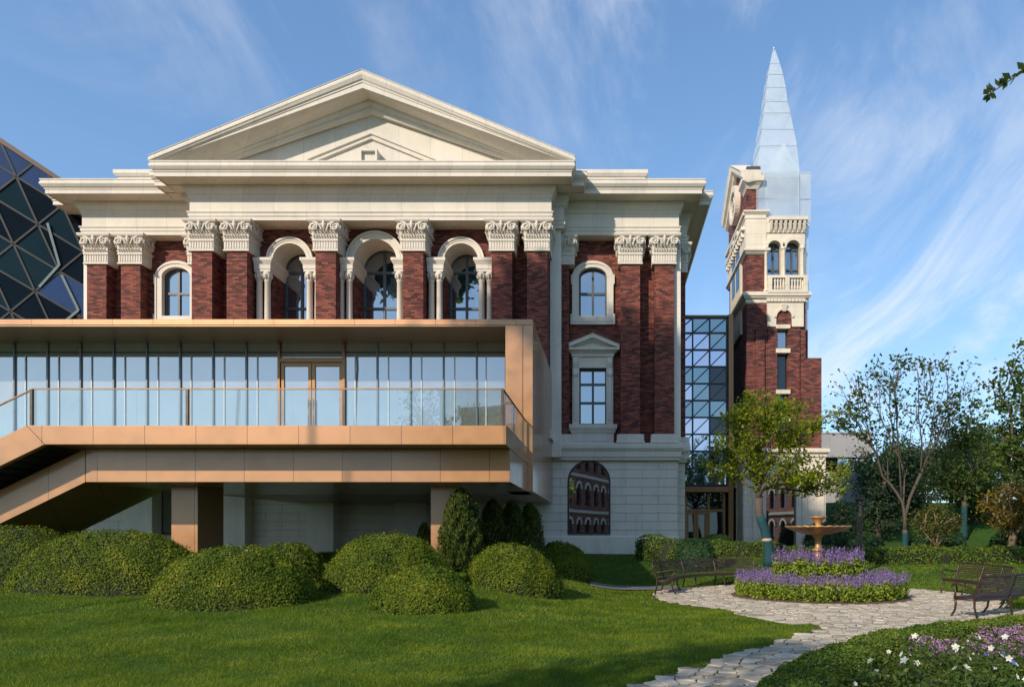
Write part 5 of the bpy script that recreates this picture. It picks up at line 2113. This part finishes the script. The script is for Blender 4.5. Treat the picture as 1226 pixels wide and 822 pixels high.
# ---- hedges and balls
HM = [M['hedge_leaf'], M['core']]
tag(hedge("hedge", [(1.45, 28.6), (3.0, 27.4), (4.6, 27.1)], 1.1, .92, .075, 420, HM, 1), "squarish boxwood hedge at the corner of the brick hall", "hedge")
tag(hedge("hedge", [(4.3, 29.6), (6.0, 29.4), (8.6, 29.2), (9.4, 29.3)], .9, .62, .08, 380, [M['hedge_leaf'], M['core']], 2), "low shaded hedge behind the teal wrapped tree trunk", "hedge")
tag(hedge("hedge", [(9.6, 30.9), (13, 31.2), (18, 31.4), (24, 31.2), (31, 30.5)], 1.0, .72, .09, 330, HM, 3), "long clipped hedge along the lawn behind the right benches", "hedge")
for (cx, cy, r, h, n, lab) in ((3.45, 27.0, .86, 1.08, 9000, "round dark clipped ball bush above the left curved bench"),
                               (9.2, 30.6, .62, .95, 4500, "dark ball bush right behind the fountain stem"),
                               (11.35, 31.9, .74, 1.15, 5000, "rounded ball bush just right of the black lamp post"),
                               (10.35, 33.2, .95, 1.75, 5500, "taller dark ball bush behind the fountain bowl's right rim"),
                               (5.0, 31.0, .8, .85, 4500, "low rounded bush in front of the glazed entrance")):
    o = dome("ball_bush", cx, cy, r, r, h, n, .075, [M['box_leaf_dark'], M['core']], seed=int(cx * 10), power=3.2, lump=.05)
    tag(o, lab, "bush", "ball bushes by the hedges")

# grey slab walk behind the left bench
pw = MB()
xs_ = np.linspace(-.6, 2.4, 9)
pw.add([(x, y, G(x, y) + .03) for y in (22.2, 24.0) for x in xs_], [(i, i + 1, i + 10, i + 9) for i in range(8)])
tag(pw.build("pavement", M['pave_grey']), kind="structure")


# ================================================================== FOUNTAIN BED
cx, cy = FC
mb = MB()
mb.lathe(cx, cy, [(2.52, -.02), (2.52, .035), (2.44, .06), (1.30, .09)], 64, False)
bed = mb.build("flower_bed_soil", M['soil'])
tag(bed, kind="structure")
ring = empty("raised_planter", (cx, cy, 0), "round raised planter with red brick rim around the fountain", "planter")
mb = MB()
for r in (1,):
    mb.rings([[(cx + r_ * math.cos(a), cy + r_ * math.sin(a), z) for a in np.linspace(0, 2 * math.pi, 65)[:-1]] for r_, z in ((1.28, .05), (1.28, .46))], True, False)
mb.build("planter_wall", M['stone_block'], ring)
mb = MB()
for k in range(44):
    a0 = 2 * math.pi * k / 44 + .008
    a1 = 2 * math.pi * (k + 1) / 44 - .008
    mb.rings([[(cx + r_ * math.cos(a), cy + r_ * math.sin(a), z) for r_, z in ((1.20, .462), (1.34, .462), (1.34, .54), (1.20, .54))] for a in (a0, (a0 + a1) / 2, a1)])
mb.build("brick_rim", M['kerb_brick'], ring, .006, 1)
mb = MB()
mb.lathe(cx, cy, [(1.26, .40), (1.22, .50), (.2, .55)], 40, False)
mb.build("planter_soil", M['soil'], ring)

# fountain
fo = empty("fountain", (cx, cy, .5), "two tier bronze fountain with wide fluted bowl above purple flowers", "fountain")
mb = MB()
mb.lathe(cx, cy, [(.0, .50), (.34, .50), (.34, .62), (.28, .66), (.22, .74), (.18, 1.0), (.155, 1.10), (.13, 1.22), (.115, 1.28), (.13, 1.315), (.175, 1.345), (.185, 1.375), (.165, 1.40), (.105, 1.42), (.085, 1.47), (.082, 1.56), (.095, 1.66), (.125, 1.74), (.155, 1.79), (.16, 1.81)], 36)
mb.build("pedestal", M['copper'], fo)
mb = MB()
N = 96
prof = [(.15, 1.80), (.30, 1.815), (.50, 1.86), (.68, 1.92), (.80, 1.975), (.86, 2.00), (.905, 2.02), (.92, 2.04), (.905, 2.06), (.87, 2.06), (.84, 2.035), (.6, 1.99), (.2, 1.965), (.05, 1.96)]
rings = []
for r, z in prof:
    row = []
    for k in range(N):
        a = 2 * math.pi * k / N
        fl = math.sin(a * 24)
        amp = .018 if .3 < r < .93 else 0
        row.append((cx + (r + amp * fl * (r / .9)) * math.cos(a), cy + (r + amp * fl * (r / .9)) * math.sin(a), z + (.010 * fl if .85 < r and z > 2.0 else 0)))
    rings.append(row)
mb.rings(rings, True, False, True)
mb.build("lower_bowl", M['copper'], fo)
mb = MB()
rings = []
for r, z in [(.12, 1.96), (.10, 2.0), (.085, 2.06), (.09, 2.12), (.115, 2.19), (.155, 2.245), (.215, 2.29), (.245, 2.305), (.25, 2.325), (.235, 2.335), (.20, 2.315), (.05, 2.28)]:
    rings.append([(cx + (r + (.008 * math.sin(a * 16) if r > .18 else 0)) * math.cos(a), cy + (r + (.008 * math.sin(a * 16) if r > .18 else 0)) * math.sin(a), z) for a in np.linspace(0, 2 * math.pi, 65)[:-1]])
mb.rings(rings, True, True, True)
mb.build("upper_bowl", M['copper'], fo)


# ---- salvia clumps (four built, the others copied)
def salvia(seed, h=.52, tint=0):
    rng = np.random.default_rng(seed + 70)
    n = 270
    th = rng.uniform(0, 2 * np.pi, n)
    u = rng.uniform(0, 1, n)
    rr = .19 * np.sqrt(rng.uniform(0.12, 1, n)) * np.interp(u, [0, .5, 1], [.85, 1.05, .75])
    p = np.stack([rr * np.cos(th), rr * np.sin(th), .03 + u * h * .98], -1)
    nr = np.stack([np.cos(th) * .7, np.sin(th) * .7, np.full(n, .7)], -1)
    lv, lf = leaf_quads(p, nr, .075, 2.0, .6, rng)
    fol = np_obj("salvia_plant", lv, lf, M['salvia_leaf'])
    C = []
    for k in range(11):
        a = rng.uniform(0, 2 * np.pi)
        r = .19 * math.sqrt(rng.uniform(.02, 1))
        lean = rng.normal(0, .05, 2)
        zt = h * rng.uniform(1.18, 1.55)
        zb = h * .88
        m_ = 26
        w = np.linspace(0, 1, m_)
        rad = .021 * (1 - w * .75)
        f = rng.uniform(0, 2 * np.pi, m_)
        C.append(np.stack([r * math.cos(a) + lean[0] * w + rad * np.cos(f), r * math.sin(a) + lean[1] * w + rad * np.sin(f), zb + (zt - zb) * w], -1))
    C = np.concatenate(C)
    lv, lf = leaf_quads(C, np.tile([[0, 0, .4]], (len(C), 1)), .032, 1.4, 1, rng)
    np_obj("flower_spikes", lv, lf, M['salvia_flower'], None, fol)
    return fol


protos = [salvia(k) for k in range(5)]
used = [False] * 5
rng = random.Random(8)


def put_salvia(x, y, z, s, lab, group):
    k = rng.randrange(5)
    if used[k]:
        o = copy_tree(protos[k])
    else:
        o = protos[k]
        used[k] = True
    o.location = (x, y, z)
    o.rotation_euler = (rng.uniform(-.08, .08), rng.uniform(-.08, .08), rng.uniform(0, 6.28))
    o.scale = (s * rng.uniform(.95, 1.15), s * rng.uniform(.95, 1.15), s * rng.uniform(.88, 1.14))
    tag(o, lab, "flower", group)


for r, n in ((1.56, 30), (1.88, 36), (2.24, 44)):
    for k in range(n):
        a = 2 * math.pi * (k + rng.uniform(-.25, .25)) / n
        rr = r + rng.uniform(-.06, .06)
        put_salvia(cx + rr * math.cos(a), cy + rr * math.sin(a), .05, .90, "purple salvia plant in the lower ring bed around the raised planter", "salvia plants in the lower ring")
for r, n in ((.48, 8), (.78, 15), (1.07, 22)):
    for k in range(n):
        a = 2 * math.pi * (k + rng.uniform(-.25, .25)) / n
        rr = r + rng.uniform(-.05, .05)
        put_salvia(cx + rr * math.cos(a), cy + rr * math.sin(a), .50, 1.12, "purple salvia plant in the raised planter under the fountain bowl", "salvia plants in the raised planter")


# ================================================================== CURVED BENCHES
def bench(label, c, rf, a0, a1, n_seg, zg=0.03):
    """curved iron bench facing its circle centre; a0..a1 in degrees"""
    am = R((a0 + a1) / 2)
    root = empty("curved_bench", (c[0] + rf * math.cos(am), c[1] + rf * math.sin(am), zg), label, "bench", "curved iron benches round the fountain")
    rb = rf + .50

    def P(a, r, z):
        return (c[0] + r * math.cos(a), c[1] + r * math.sin(a), zg + z)
    N = max(14, int(abs(a1 - a0) / 2.5))
    AA = [R(a0 + (a1 - a0) * k / N) for k in range(N + 1)]

    def arc(mb, r, z, w, h, tilt=0.0):
        mb.rings([[P(a, r - w / 2, z - h / 2), P(a, r + w / 2, z - h / 2 + tilt * w), P(a, r + w / 2, z + h / 2 + tilt * w), P(a, r - w / 2, z + h / 2)] for a in AA])
    mb = MB()
    for k in range(8):
        r = rf + .03 + k * .062
        arc(mb, r, .435 + .02 * math.cos(k / 7 * math.pi) * (1 if k < 4 else .3) - .012, .047, .022)
    mb.build("seat", M['bench_slat'], root)
    mb = MB()
    for k in range(8):
        z = .50 + k * .054
        arc(mb, rb + .02 + .13 * ((z - .45) / .45) ** 1.2, z, .016, .030)
    arc(mb, rb + .155, .915, .035, .03)
    mb.build("backrest", M['bench_slat'], root)
    mb = MB()
    arc(mb, rf + .02, .395, .025, .06)
    arc(mb, rb - .02, .395, .025, .06)
    mb.build("seat_rail", M['bench'], root)
    for k in range(n_seg + 1):
        a = R(a0 + (a1 - a0) * k / n_seg)
        end = k in (0, n_seg)
        mb = MB()
        mb.tube([P(a, rf + .03, .42), P(a, rf + .055, .30), P(a, rf + .03, .15), P(a, rf - .07, .0)], [.026, .026, .023, .022], 8)
        mb.build("leg", M['bench'], root)
        mb = MB()
        mb.tube([P(a, rb + .145, .93), P(a, rb + .10, .78), P(a, rb + .02, .55), P(a, rb, .42), P(a, rb, .25), P(a, rb + .06, .0)], [.024, .027, .028, .028, .024, .022], 8)
        mb.tube([P(a, rf + .02, .40), P(a, rb, .40)], [.022, .022], 8)
        mb.build("rear_leg", M['bench'], root)
        if end:
            mb = MB()
            pts = [(rb + .055, .655), (rb - .1, .665), (rf + .18, .70), (rf + .08, .725), (rf - .0, .71), (rf - .035, .665), (rf - .01, .62), (rf + .04, .585), (rf + .055, .54), (rf + .035, .48), (rf + .025, .42)]
            mb.tube([P(a, r, z) for r, z in pts], [.020, .022, .026, .027, .026, .025, .022, .020, .022, .024, .026], 8)
            mb.build("armrest", M['bench'], root)
    return root


bench("long curved bench of three sections in shade left of the fountain", (6.1, 20.2), 4.15, 178, 100, 4)
bench("curved bench at the far right facing the flower ring from beyond the path", (6.1, 19.9), 4.30, 15, -24, 3)
bench("curved bench nearest the camera seen from behind at the right edge", (5.3, 19.6), 5.23, -65.2, -24, 3)

# ================================================================== LAMP POST
lx, ly = (1029 - 728) / 820 * 27.6, 27.6
lz = G(lx, ly)
lp = empty("lamp_post", (lx, ly, lz), "black iron lamp post with two uprights right of the fountain", "lamp post")
MB().frame(lx - .10, lx + .10, ly - .10, ly + .10, [(.06, lz - .02), (.06, lz + .05), (0, lz + .07), (0, lz + .55), (.03, lz + .57), (.03, lz + .62), (0, lz + .64)]).build("base", M['lamp_black'], lp)
mb = MB()
for q in (-1, 1):
    mb.box(lx + q * .085 - .022, lx + q * .085 + .022, ly - .03, ly + .03, lz + .6, lz + 2.95)
mb.box(lx - .02, lx + .02, ly - .03, ly + .03, lz + .6, lz + 2.3)
mb.box(lx - .107, lx + .107, ly - .035, ly + .035, lz + .85, lz + .89)
mb.build("upright", M['lamp_black'], lp)
MB().box(lx - .06, lx + .06, ly - .05, ly + .05, lz + 2.3, lz + 2.9).build("lamp_shade", M['lamp_glass'], lp)
MB().frame(lx - .10, lx + .10, ly - .08, ly + .08, [(.02, lz + 2.92), (.05, lz + 2.96), (.05, lz + 3.0), (-.04, lz + 3.08)]).build("cap", M['lamp_black'], lp)


# ================================================================== TREES
tree("young_tree", (6.35, 27.0, G(6.35, 27)), [(0, 0, -.1), (-.02, 0, .7), (-.16, 0, 1.4), (-.40, 0, 2.1), (-.42, .02, 2.7)], .155,
     [(-.2, 0, 5.2, 1.9, 1.7, 1.6, 4), (-1.5, .1, 4.5, .9, .9, 1.3, 1.5), (1.6, -.1, 3.8, 1.4, 1.2, .7, 2.0), (.9, 0, 5.6, 1.2, 1.0, .8, 1.2), (-.3, 0, 6.2, 1.2, 1.1, .75, 1.5), (2.2, 0, 3.1, .9, .7, .5, .5), (3.0, .2, 5.9, .7, .4, .25, .22)],
     175, 52, .15, M['tree_leaf'], M['bark'], "small leafy tree with teal wrapped trunk behind the left bench", seed=3, wrap=(.02, 2.0), tie=1.05, sigma=.20)
tree("tall_tree", (15.6, 36, G(15.6, 36)), [(0, 0, -.1), (0, 0, .5), (.02, 0, .8), (0, 0, 1.15)], .13,
     [(0, 0, 8.5, 3.9, 2.8, 2.1, 5), (-2.6, 0, 7.0, 1.5, 1.2, 1.1, 1), (2.8, 0, 7.2, 1.5, 1.3, 1.2, 1), (0, 0, 4.8, 1.5, 1.4, 1.2, .7)],
     220, 11, .22, M['tall_leaf'], M['bark'], "tall airy tree with fanned bare branches against the sky", seed=5, sigma=.26, up=.55, wrap=(.05, 1.0), bf=.85, min_r=.008)
tree("leafy_tree", (17.0, 26.5, G(17.0, 26.5)), [(0, 0, -.1), (0, 0, 1.2), (-.05, 0, 2.4), (-.1, 0, 3.3)], .16,
     [(-.5, 0, 6.6, 1.5, 1.5, 2.6, 4), (-1.2, 0, 4.6, 1.0, 1.0, .8, 1.2), (.8, 0, 6.6, 1.6, 1.6, 2.2, 2)],
     130, 34, .20, M['mid_leaf'], M['bark'], "loose leafy tree cut off by the right edge of the photo", seed=6, sigma=.26, up=.5)
tree("young_tree", (20.0, 38.5, G(20, 38.5)), [(0, 0, -.1), (0, 0, 1.0), (.03, 0, 2.0), (0, 0, 3.0)], .13,
     [(0, 0, 4.2, 2.0, 1.8, 1.9, 3), (0, 0, 6.0, 1.1, 1.0, .9, 1)], 110, 22, .20, M['mid_leaf'], M['bark'],
     "mid green tree with teal wrapped stem between tall tree and golden brown maple", seed=7, sigma=.28, wrap=(.05, 1.9))
tree("maple_tree", (19.4, 33.0, G(19.4, 33)), [(0, 0, -.05), (.02, 0, .3), (.05, 0, .7)], .19,
     [(.1, 0, 2.6, 1.6, 1.4, 1.0, 3), (.6, 0, 3.2, 1.1, 1.0, .7, 1)], 90, 42, .15, M['maple_leaf'], M['bark_light'],
     "golden brown maple with pale spreading stems near the right edge", seed=8, sigma=.22, up=.2)
tree("maple_tree", (15.9, 33.2, G(15.9, 33.2)), [(0, 0, -.05), (0, 0, .3), (.02, 0, .6)], .10,
     [(0, 0, 1.9, 1.1, 1.0, .75, 1)], 55, 34, .13, M['dull_leaf'], M['bark_light'],
     "small olive brown maple in front of the tall airy tree", seed=9, sigma=.18, up=.2)
# conifers
tree("conifer_tree", (12.5, 36.5, G(12.5, 36.5)), [(0, 0, -.1), (0, 0, .9), (0, 0, 1.7), (0, 0, 2.6)], .10,
     [(0, 0, .95, 1.2, 1.1, .6, 3), (0, 0, 1.75, .8, .8, .55, 2), (0, 0, 2.35, .3, .3, .4, .8)], 110, 36, .13, M['conifer_leaf'], M['bark'],
     "dark pointed conifer in front of the grey building", seed=10, sigma=.22, up=0, tipbias=.2)
tree("conifer_tree", (15.0, 38.0, G(15.0, 38)), [(0, 0, -.1), (0, 0, 1.2), (.2, 0, 2.6), (.5, 0, 3.9)], .13,
     [(0, 0, 1.3, 1.5, 1.4, .9, 3), (.4, 0, 2.5, 1.0, 1.0, .9, 2), (.5, 0, 3.0, .4, .4, .5, 1)], 130, 40, .15, M['conifer_leaf'], M['bark'],
     "dark conifer beside the tall airy tree's base", seed=11, sigma=.24, up=0, tipbias=.2)
BG = [(18.0, 43, 4.6, 2.2, 'conifer_leaf', "dark rounded tree on the rise behind the tall airy tree's left side"), (22.5, 42, 5.4, 2.4, 'mid_leaf', "green tree on the rise behind the golden brown maple"),
      (27.5, 43, 5.6, 2.8, 'tall_leaf', "dull green tree on the rise at the right edge"), (31.5, 45, 6.0, 3.0, 'conifer_leaf', "dark tree on the rise beyond the right edge"),
      (24.5, 48, 6.2, 2.9, 'conifer_leaf', "dark far tree behind the mid green tree"), 
      (24.0, 60, 7.0, 4.0, 'tall_leaf', "far dull green tree closing the gap left of the golden brown maple"), (31.0, 62, 7.5, 4.2, 'conifer_leaf', "farthest dark tree above the long hedge"), (29.0, 52, 6.6, 3.4, 'conifer_leaf', "dark far tree behind the dull green tree"), (35.5, 50, 6.6, 3.4, 'mid_leaf', "far green tree beyond the right edge"),
      (25.8, 56, 5.6, 3.6, 'tall_leaf', "dull far tree in the second row behind the mid green tree"), (20.5, 50, 4.6, 2.8, 'tall_leaf', "dull far tree seen through the tall airy tree")]
for i, (x, y, h, r, mn, lab) in enumerate(BG):
    tree("garden_tree", (x, y, G(x, y)), [(0, 0, -.1), (0, 0, .6), (0, 0, 1.3)], .15,
         [(0, 0, h * .52, r, r * .8, h * .34, 4), (r * .3, 0, h * .8, r * .55, r * .5, h * .18, 1), (0, 0, h * .25, r * .9, r * .7, h * .2, 1.5)], 120, 42, .22, M[mn], M['bark'], lab,
         group="trees on the rise behind the garden", seed=20 + i, sigma=.36, up=.1, tipbias=.2)
# shrubs closing the slope behind the long hedge
for i, (x, y, r, h, lab) in enumerate(((13.2, 34.8, 1.0, 1.0, "dark shrub at the foot of the pointed conifer"), (17.6, 36.6, 1.5, 1.2, "broad dark shrub behind the olive brown maple"),
                                       (22.6, 36.8, 1.9, 1.5, "broad dark shrub behind the golden brown maple"), (27.0, 36, 1.8, 1.4, "dark shrub by the right edge behind the long hedge"))):
    tag(dome("garden_shrub", x, y, r, r * .7, h, 5000, .13, [M['box_leaf_dark'], M['core']], seed=60 + i), lab, "shrub", "dark shrubs behind the long hedge")

# tree just outside the frame on the right whose branch tip reaches in at the top
ot = tree("overhanging_tree", (10.4, 10.2, 0), [(0, 0, -.1), (0, 0, 2.5), (-.1, 0, 5.0), (-.2, 0, 7.0)], .20,
          [(.2, 0, 9.0, 2.3, 2.2, 2.0, 1)], 70, 26, .14, M['mid_leaf'], M['bark'], "leafy twig reaching into the sky at the top right corner", seed=31)
mb = MB()
pts = [Vector((10.0, 10.2, 8.6)), Vector((8.4, 10.15, 9.0)), Vector((7.0, 10.1, 8.95)), Vector((6.3, 10.0, 8.72)), Vector((5.85, 10.0, 8.42)), Vector((5.52, 10.0, 8.2))]
mb.tube(pts, [.05, .035, .022, .014, .010, .006], 6)
mb.cur = 1
rng = random.Random(2)
for k in range(64):
    u = rng.uniform(2.0, 5.0)
    i = min(4, int(u))
    p = pts[i].lerp(pts[i + 1], u - i)
    d = Vector((rng.uniform(-.8, .3), rng.uniform(-.6, .6), rng.uniform(-.7, .9))).normalized()
    L = rng.uniform(.10, .18)
    sd = d.cross(Vector((rng.uniform(-1, 1), rng.uniform(-1, 1), .5))).normalized() * L * .26
    mb.add([p, p + d * L * .5 + sd, p + d * L, p + d * L * .5 - sd], [(0, 1, 2, 3)])
mb.build("branch", [M['bark'], M['tall_leaf']], ot)
# trees behind the camera, then one added out of view for its shade
tree("shade_tree", (-5.4, -.8, 0), [(0, 0, -.1), (0, 0, 1.6), (.05, 0, 3.2), (0, 0, 4.0)], .17,
     [(0, 0, 6.3, 2.3, 2.2, 2.0, 3)], 110, 30, .20, M['tree_leaf'], M['bark'], "garden tree behind the camera mirrored in the terrace balustrade", seed=32, sigma=.3)
tree("garden_tree", (-12.5, -16, 0), [(0, 0, -.1), (0, 0, 2.5), (.1, 0, 5), (0, 0, 7.5)], .22,
     [(0, 0, 11.2, 2.9, 2.6, 2.6, 3), (-1.5, 0, 9.2, 1.6, 1.6, 1.2, 1)], 120, 24, .26, M['mid_leaf'], M['bark'], "garden tree far behind the camera mirrored at the right end of the terrace glass", seed=36, sigma=.34)
tree("shade_tree", (-15.6, 6.6, 0), [(0, 0, -.2), (0, 0, 6), (.3, 0, 12), (0, 0, 20)], .06,
     [(0, 0, 24.2, 4.6, 4.6, 1.9, 3)], 260, 90, .62, M['tall_leaf'], M['bark'], "tall shade tree beyond the left edge of the photo", seed=35, sigma=.9, tipbias=.1)  # made-up tree, high crown on a thin trunk, placed to shade the hall


# ================================================================== FRONT RIGHT BED
FH = [(1.55, 6.0), (2.25, 7.6), (3.2, 8.95), (4.45, 10.2), (5.85, 11.25), (7.6, 12.15), (9.6, 12.75), (12, 13.4)]
tag(hedge("box_hedge", FH, .74, .36, .038, 1900, [M['hedge_leaf'], M['core']], 9, .03), "low curving box hedge along the path at the bottom right", "hedge")
mb = MB()
poly = [(2.0, 5.0), (2.5, 7.2), (3.5, 8.7), (4.8, 10.0), (6.2, 11.0), (8.0, 11.8), (12, 12.6), (12, 5.0)]
mb.add([(x, y, G(x, y) + .02) for x, y in poly], [tuple(range(len(poly)))])
tag(mb.build("flower_bed_soil", M['soil']), kind="structure")


def verbena(seed):
    rng = np.random.default_rng(seed + 300)
    n = 160
    th, u = rng.uniform(0, 6.28, n), rng.uniform(0, 1, n)
    rr = .24 * np.sqrt(rng.uniform(0, 1, n))
    p = np.stack([rr * np.cos(th), rr * np.sin(th), .02 + .20 * u * (1.1 - (rr / .3) ** 2)], -1)
    lv, lf = leaf_quads(p, np.tile([[0, 0, .8]], (n, 1)), .05, 2.2, .8, rng)
    fol = np_obj("verbena_plant", lv, lf, M['mid_leaf'])
    C = []
    for k in range(26):
        a, r = rng.uniform(0, 6.28), .25 * math.sqrt(rng.random())
        q = rng.normal(0, .020, (14, 3)) * np.array([1, 1, .5])
        C.append(q + np.array([r * math.cos(a), r * math.sin(a), .24 + rng.uniform(-.03, .07)]))
    C = np.concatenate(C)
    lv, lf = leaf_quads(C, np.tile([[0, 0, 1.0]], (len(C), 1)), .022, 1.1, .7, rng)
    np_obj("flower_heads", lv, lf, M['verbena_flower'], None, fol)
    return fol


def petal_flower(mb, p, d, size, n=5):
    p, d = Vector(p), Vector(d).normalized()
    a = d.orthogonal().normalized()
    b = d.cross(a)
    for k in range(n):
        t = 2 * math.pi * k / n
        e = a * math.cos(t) + b * math.sin(t)
        s = a * -math.sin(t) + b * math.cos(t)
        mb.add([p, p + e * size * .55 + s * size * .34 + d * size * .40, p + e * size + d * size * .36, p + e * size * .55 - s * size * .34 + d * size * .40], [(0, 1, 2, 3)])


def bedding(seed, petal, nf, size, h=.42):
    rng = np.random.default_rng(seed + 350)
    n = 230
    th, u = rng.uniform(0, 6.28, n), rng.uniform(0, 1, n)
    rr = .20 * np.sqrt(rng.uniform(.02, 1, n)) * (.7 + .5 * u)
    p = np.stack([rr * np.cos(th), rr * np.sin(th), .02 + h * u], -1)
    lv, lf = leaf_quads(p, np.stack([np.cos(th) * .5, np.sin(th) * .5, np.full(n, .6)], -1), .065, 2.3, .6, rng)
    fol = np_obj("bedding_plant", lv, lf, M['mid_leaf'])
    mb = MB()
    st = MB()
    for k in range(nf):
        a, r = rng.uniform(0, 6.28), .22 * math.sqrt(rng.random())
        z = h * rng.uniform(.9, 1.2)
        q = (r * math.cos(a), r * math.sin(a), z)
        petal_flower(mb, q, (math.cos(a) * .6 + rng.normal(0, .3), math.sin(a) * .6 + rng.normal(0, .3) - .5, .7), size)
        st.tube([(r * .4 * math.cos(a), r * .4 * math.sin(a), h * .4), q], [.004, .003], 4)
    mb.build("flower", M[petal], fol)
    st.build("stem", M['stem'], fol)
    return fol


rng = random.Random(21)
vp = [verbena(k) for k in range(3)]
cnt = 0
spots = []
for k in range(150):
    x, y = rng.uniform(4.0, 9.0), rng.uniform(8.2, 11.8)
    edge = np.interp(x, [p[0] for p in FH], [p[1] for p in FH])
    if y > edge - .62 or y < edge - 2.2 or any((x - a) ** 2 + (y - b) ** 2 < .11 for a, b in spots):
        continue
    spots.append((x, y))
    o = vp[cnt] if cnt < 3 else copy_tree(vp[cnt % 3])
    cnt += 1
    o.location = (x, y, G(x, y) + .02)
    o.rotation_euler = (0, 0, rng.uniform(0, 6.28))
    o.scale = (1, 1, rng.uniform(.9, 1.25))
    tag(o, "low mauve verbena plant massed inside the box hedge at bottom right", "flower", "mauve verbena inside the box hedge")
wp = [bedding(1, 'white_petal', 2, .042), bedding(2, 'white_petal', 1, .05, .44), bedding(3, 'white_petal', 1, .04, .36)]
cnt = 0
for (x, y) in ((3.35, 7.5), (3.05, 6.9), (4.3, 8.3), (4.55, 8.0), (4.0, 7.75), (3.7, 7.1), (4.35, 7.35), (5.0, 8.5), (5.3, 8.2), (4.85, 7.7), (3.4, 6.6), (4.1, 6.7), (2.75, 7.0), (3.75, 8.2), (5.6, 8.7), (4.7, 8.9), (3.9, 8.55), (6.0, 9.0)):
    o = wp[cnt] if cnt < 3 else copy_tree(wp[cnt % 3])
    cnt += 1
    o.location = (x, y, G(x, y) + .02)
    o.rotation_euler = (0, 0, rng.uniform(0, 6.28))
    tag(o, "leafy bedding plant with white trumpet flowers at the bottom right corner", "flower", "white flowering plants in the front bed")
gp = [bedding(11, 'white_petal', 1, .03, .34), bedding(12, 'pink_petal', 1, .022, .30)]
cnt = 0
spots2 = []
for k in range(400):
    x, y = rng.uniform(2.3, 7.5), rng.uniform(5.6, 9.3)
    edge = np.interp(x, [p[0] for p in FH], [p[1] for p in FH])
    if y > edge - .60 or any((x - a) ** 2 + (y - b) ** 2 < .10 for a, b in spots2 + spots) or len(spots2) > 60:
        continue
    spots2.append((x, y))
    o = gp[cnt] if cnt < 2 else copy_tree(gp[cnt % 2])
    cnt += 1
    o.location = (x, y, G(x, y) + .01)
    o.rotation_euler = (0, 0, rng.uniform(0, 6.28))
    o.scale = (1.15, 1.15, rng.uniform(.75, 1.1))
    tag(o, "mostly green bedding plant filling the front bed between the flowers", "plant", "green bedding plants in the front bed")
o = bedding(8, 'blue_petal', 4, .032, .40)
o.location = (4.22, 7.35, .02)
tag(o, "bedding plant with bright blue flowers among the white ones", "flower")
o = bedding(9, 'pink_petal', 5, .04, .36)
o.location = (5.15, 8.75, .02)
tag(o, "bedding plant with deep pink flowers beside the mauve verbena", "flower")


# ================================================================== LAWN GRASS
def build_grass():
    rng = np.random.default_rng(77)
    allv, allf = [], []
    base = 0
    # bands of distance: nearer bands hold more and finer blades
    for d0, d1, dens, wdt, hgt in ((5.5, 9.5, 3800, .0065, .040), (9.5, 13, 2400, .0085, .044), (13, 18, 1200, .012, .050), (18, 26, 420, .018, .055), (26, 36, 150, .03, .065)):
        x0, x1 = -d1 * 1.05, d1 * .78
        area = (x1 - x0) * (d1 - d0)
        n = int(area * dens)
        x, y = rng.uniform(x0, x1, n), rng.uniform(d0, d1, n)
        ok = ~on_path(x, y, .05) & ~((y > 29.8) & (x < 4)) & ~((y > 33.5))
        edge = np.interp(x, [p[0] for p in FH], [p[1] for p in FH])
        ok &= ~((x > 1.3) & (y < edge + .4) & (x < 13)) | (x < 1.3)
        ok &= ~((x < 2.5) & (x > -.7) & (y > 22.1) & (y < 24.1))
        for (mx, my, rx, ry, *_r) in MOUNDS:
            ok &= ((x - mx) / rx) ** 2 + ((y - my) / ry) ** 2 > .85
        x, y = x[ok], y[ok]
        n = len(x)
        tuft = .5 + .5 * np.sin(x * 2.1 + 1.7 * np.sin(y * 1.3)) * np.sin(y * 4.2 + 1.1 * np.sin(x * 1.9))
        tuft2 = .5 + .5 * np.sin(x * 9 + 2 * np.sin(y * 5)) * np.sin(y * 11 + 2 * np.sin(x * 6))
        h = hgt * rng.uniform(.55, 1.25, n) * (.55 + .65 * tuft + .30 * tuft2)
        w = wdt * rng.uniform(.7, 1.3, n)
        a = rng.uniform(0, np.pi, n)
        lx_ = rng.normal(.0, .55, n) + .35 * np.sin(x * 1.3 + y)
        ly_ = rng.normal(.0, .55, n) + .25 * np.sin(x * .8 - y * 1.6)
        z = gz(x, y) - .004
        dx, dy = np.cos(a) * w / 2, np.sin(a) * w / 2
        v = np.stack([np.stack([x - dx, y - dy, z], -1), np.stack([x + dx, y + dy, z], -1), np.stack([x + lx_ * h, y + ly_ * h, z + h], -1)], 1).reshape(-1, 3)
        allv.append(v)
        allf.append(np.arange(3 * n).reshape(n, 3) + base)
        base += 3 * n
    o = np_obj("grass", np.concatenate(allv), np.concatenate(allf), M['grass'])
    tag(o, "short green lawn grass", "grass", kind="stuff")


build_grass()
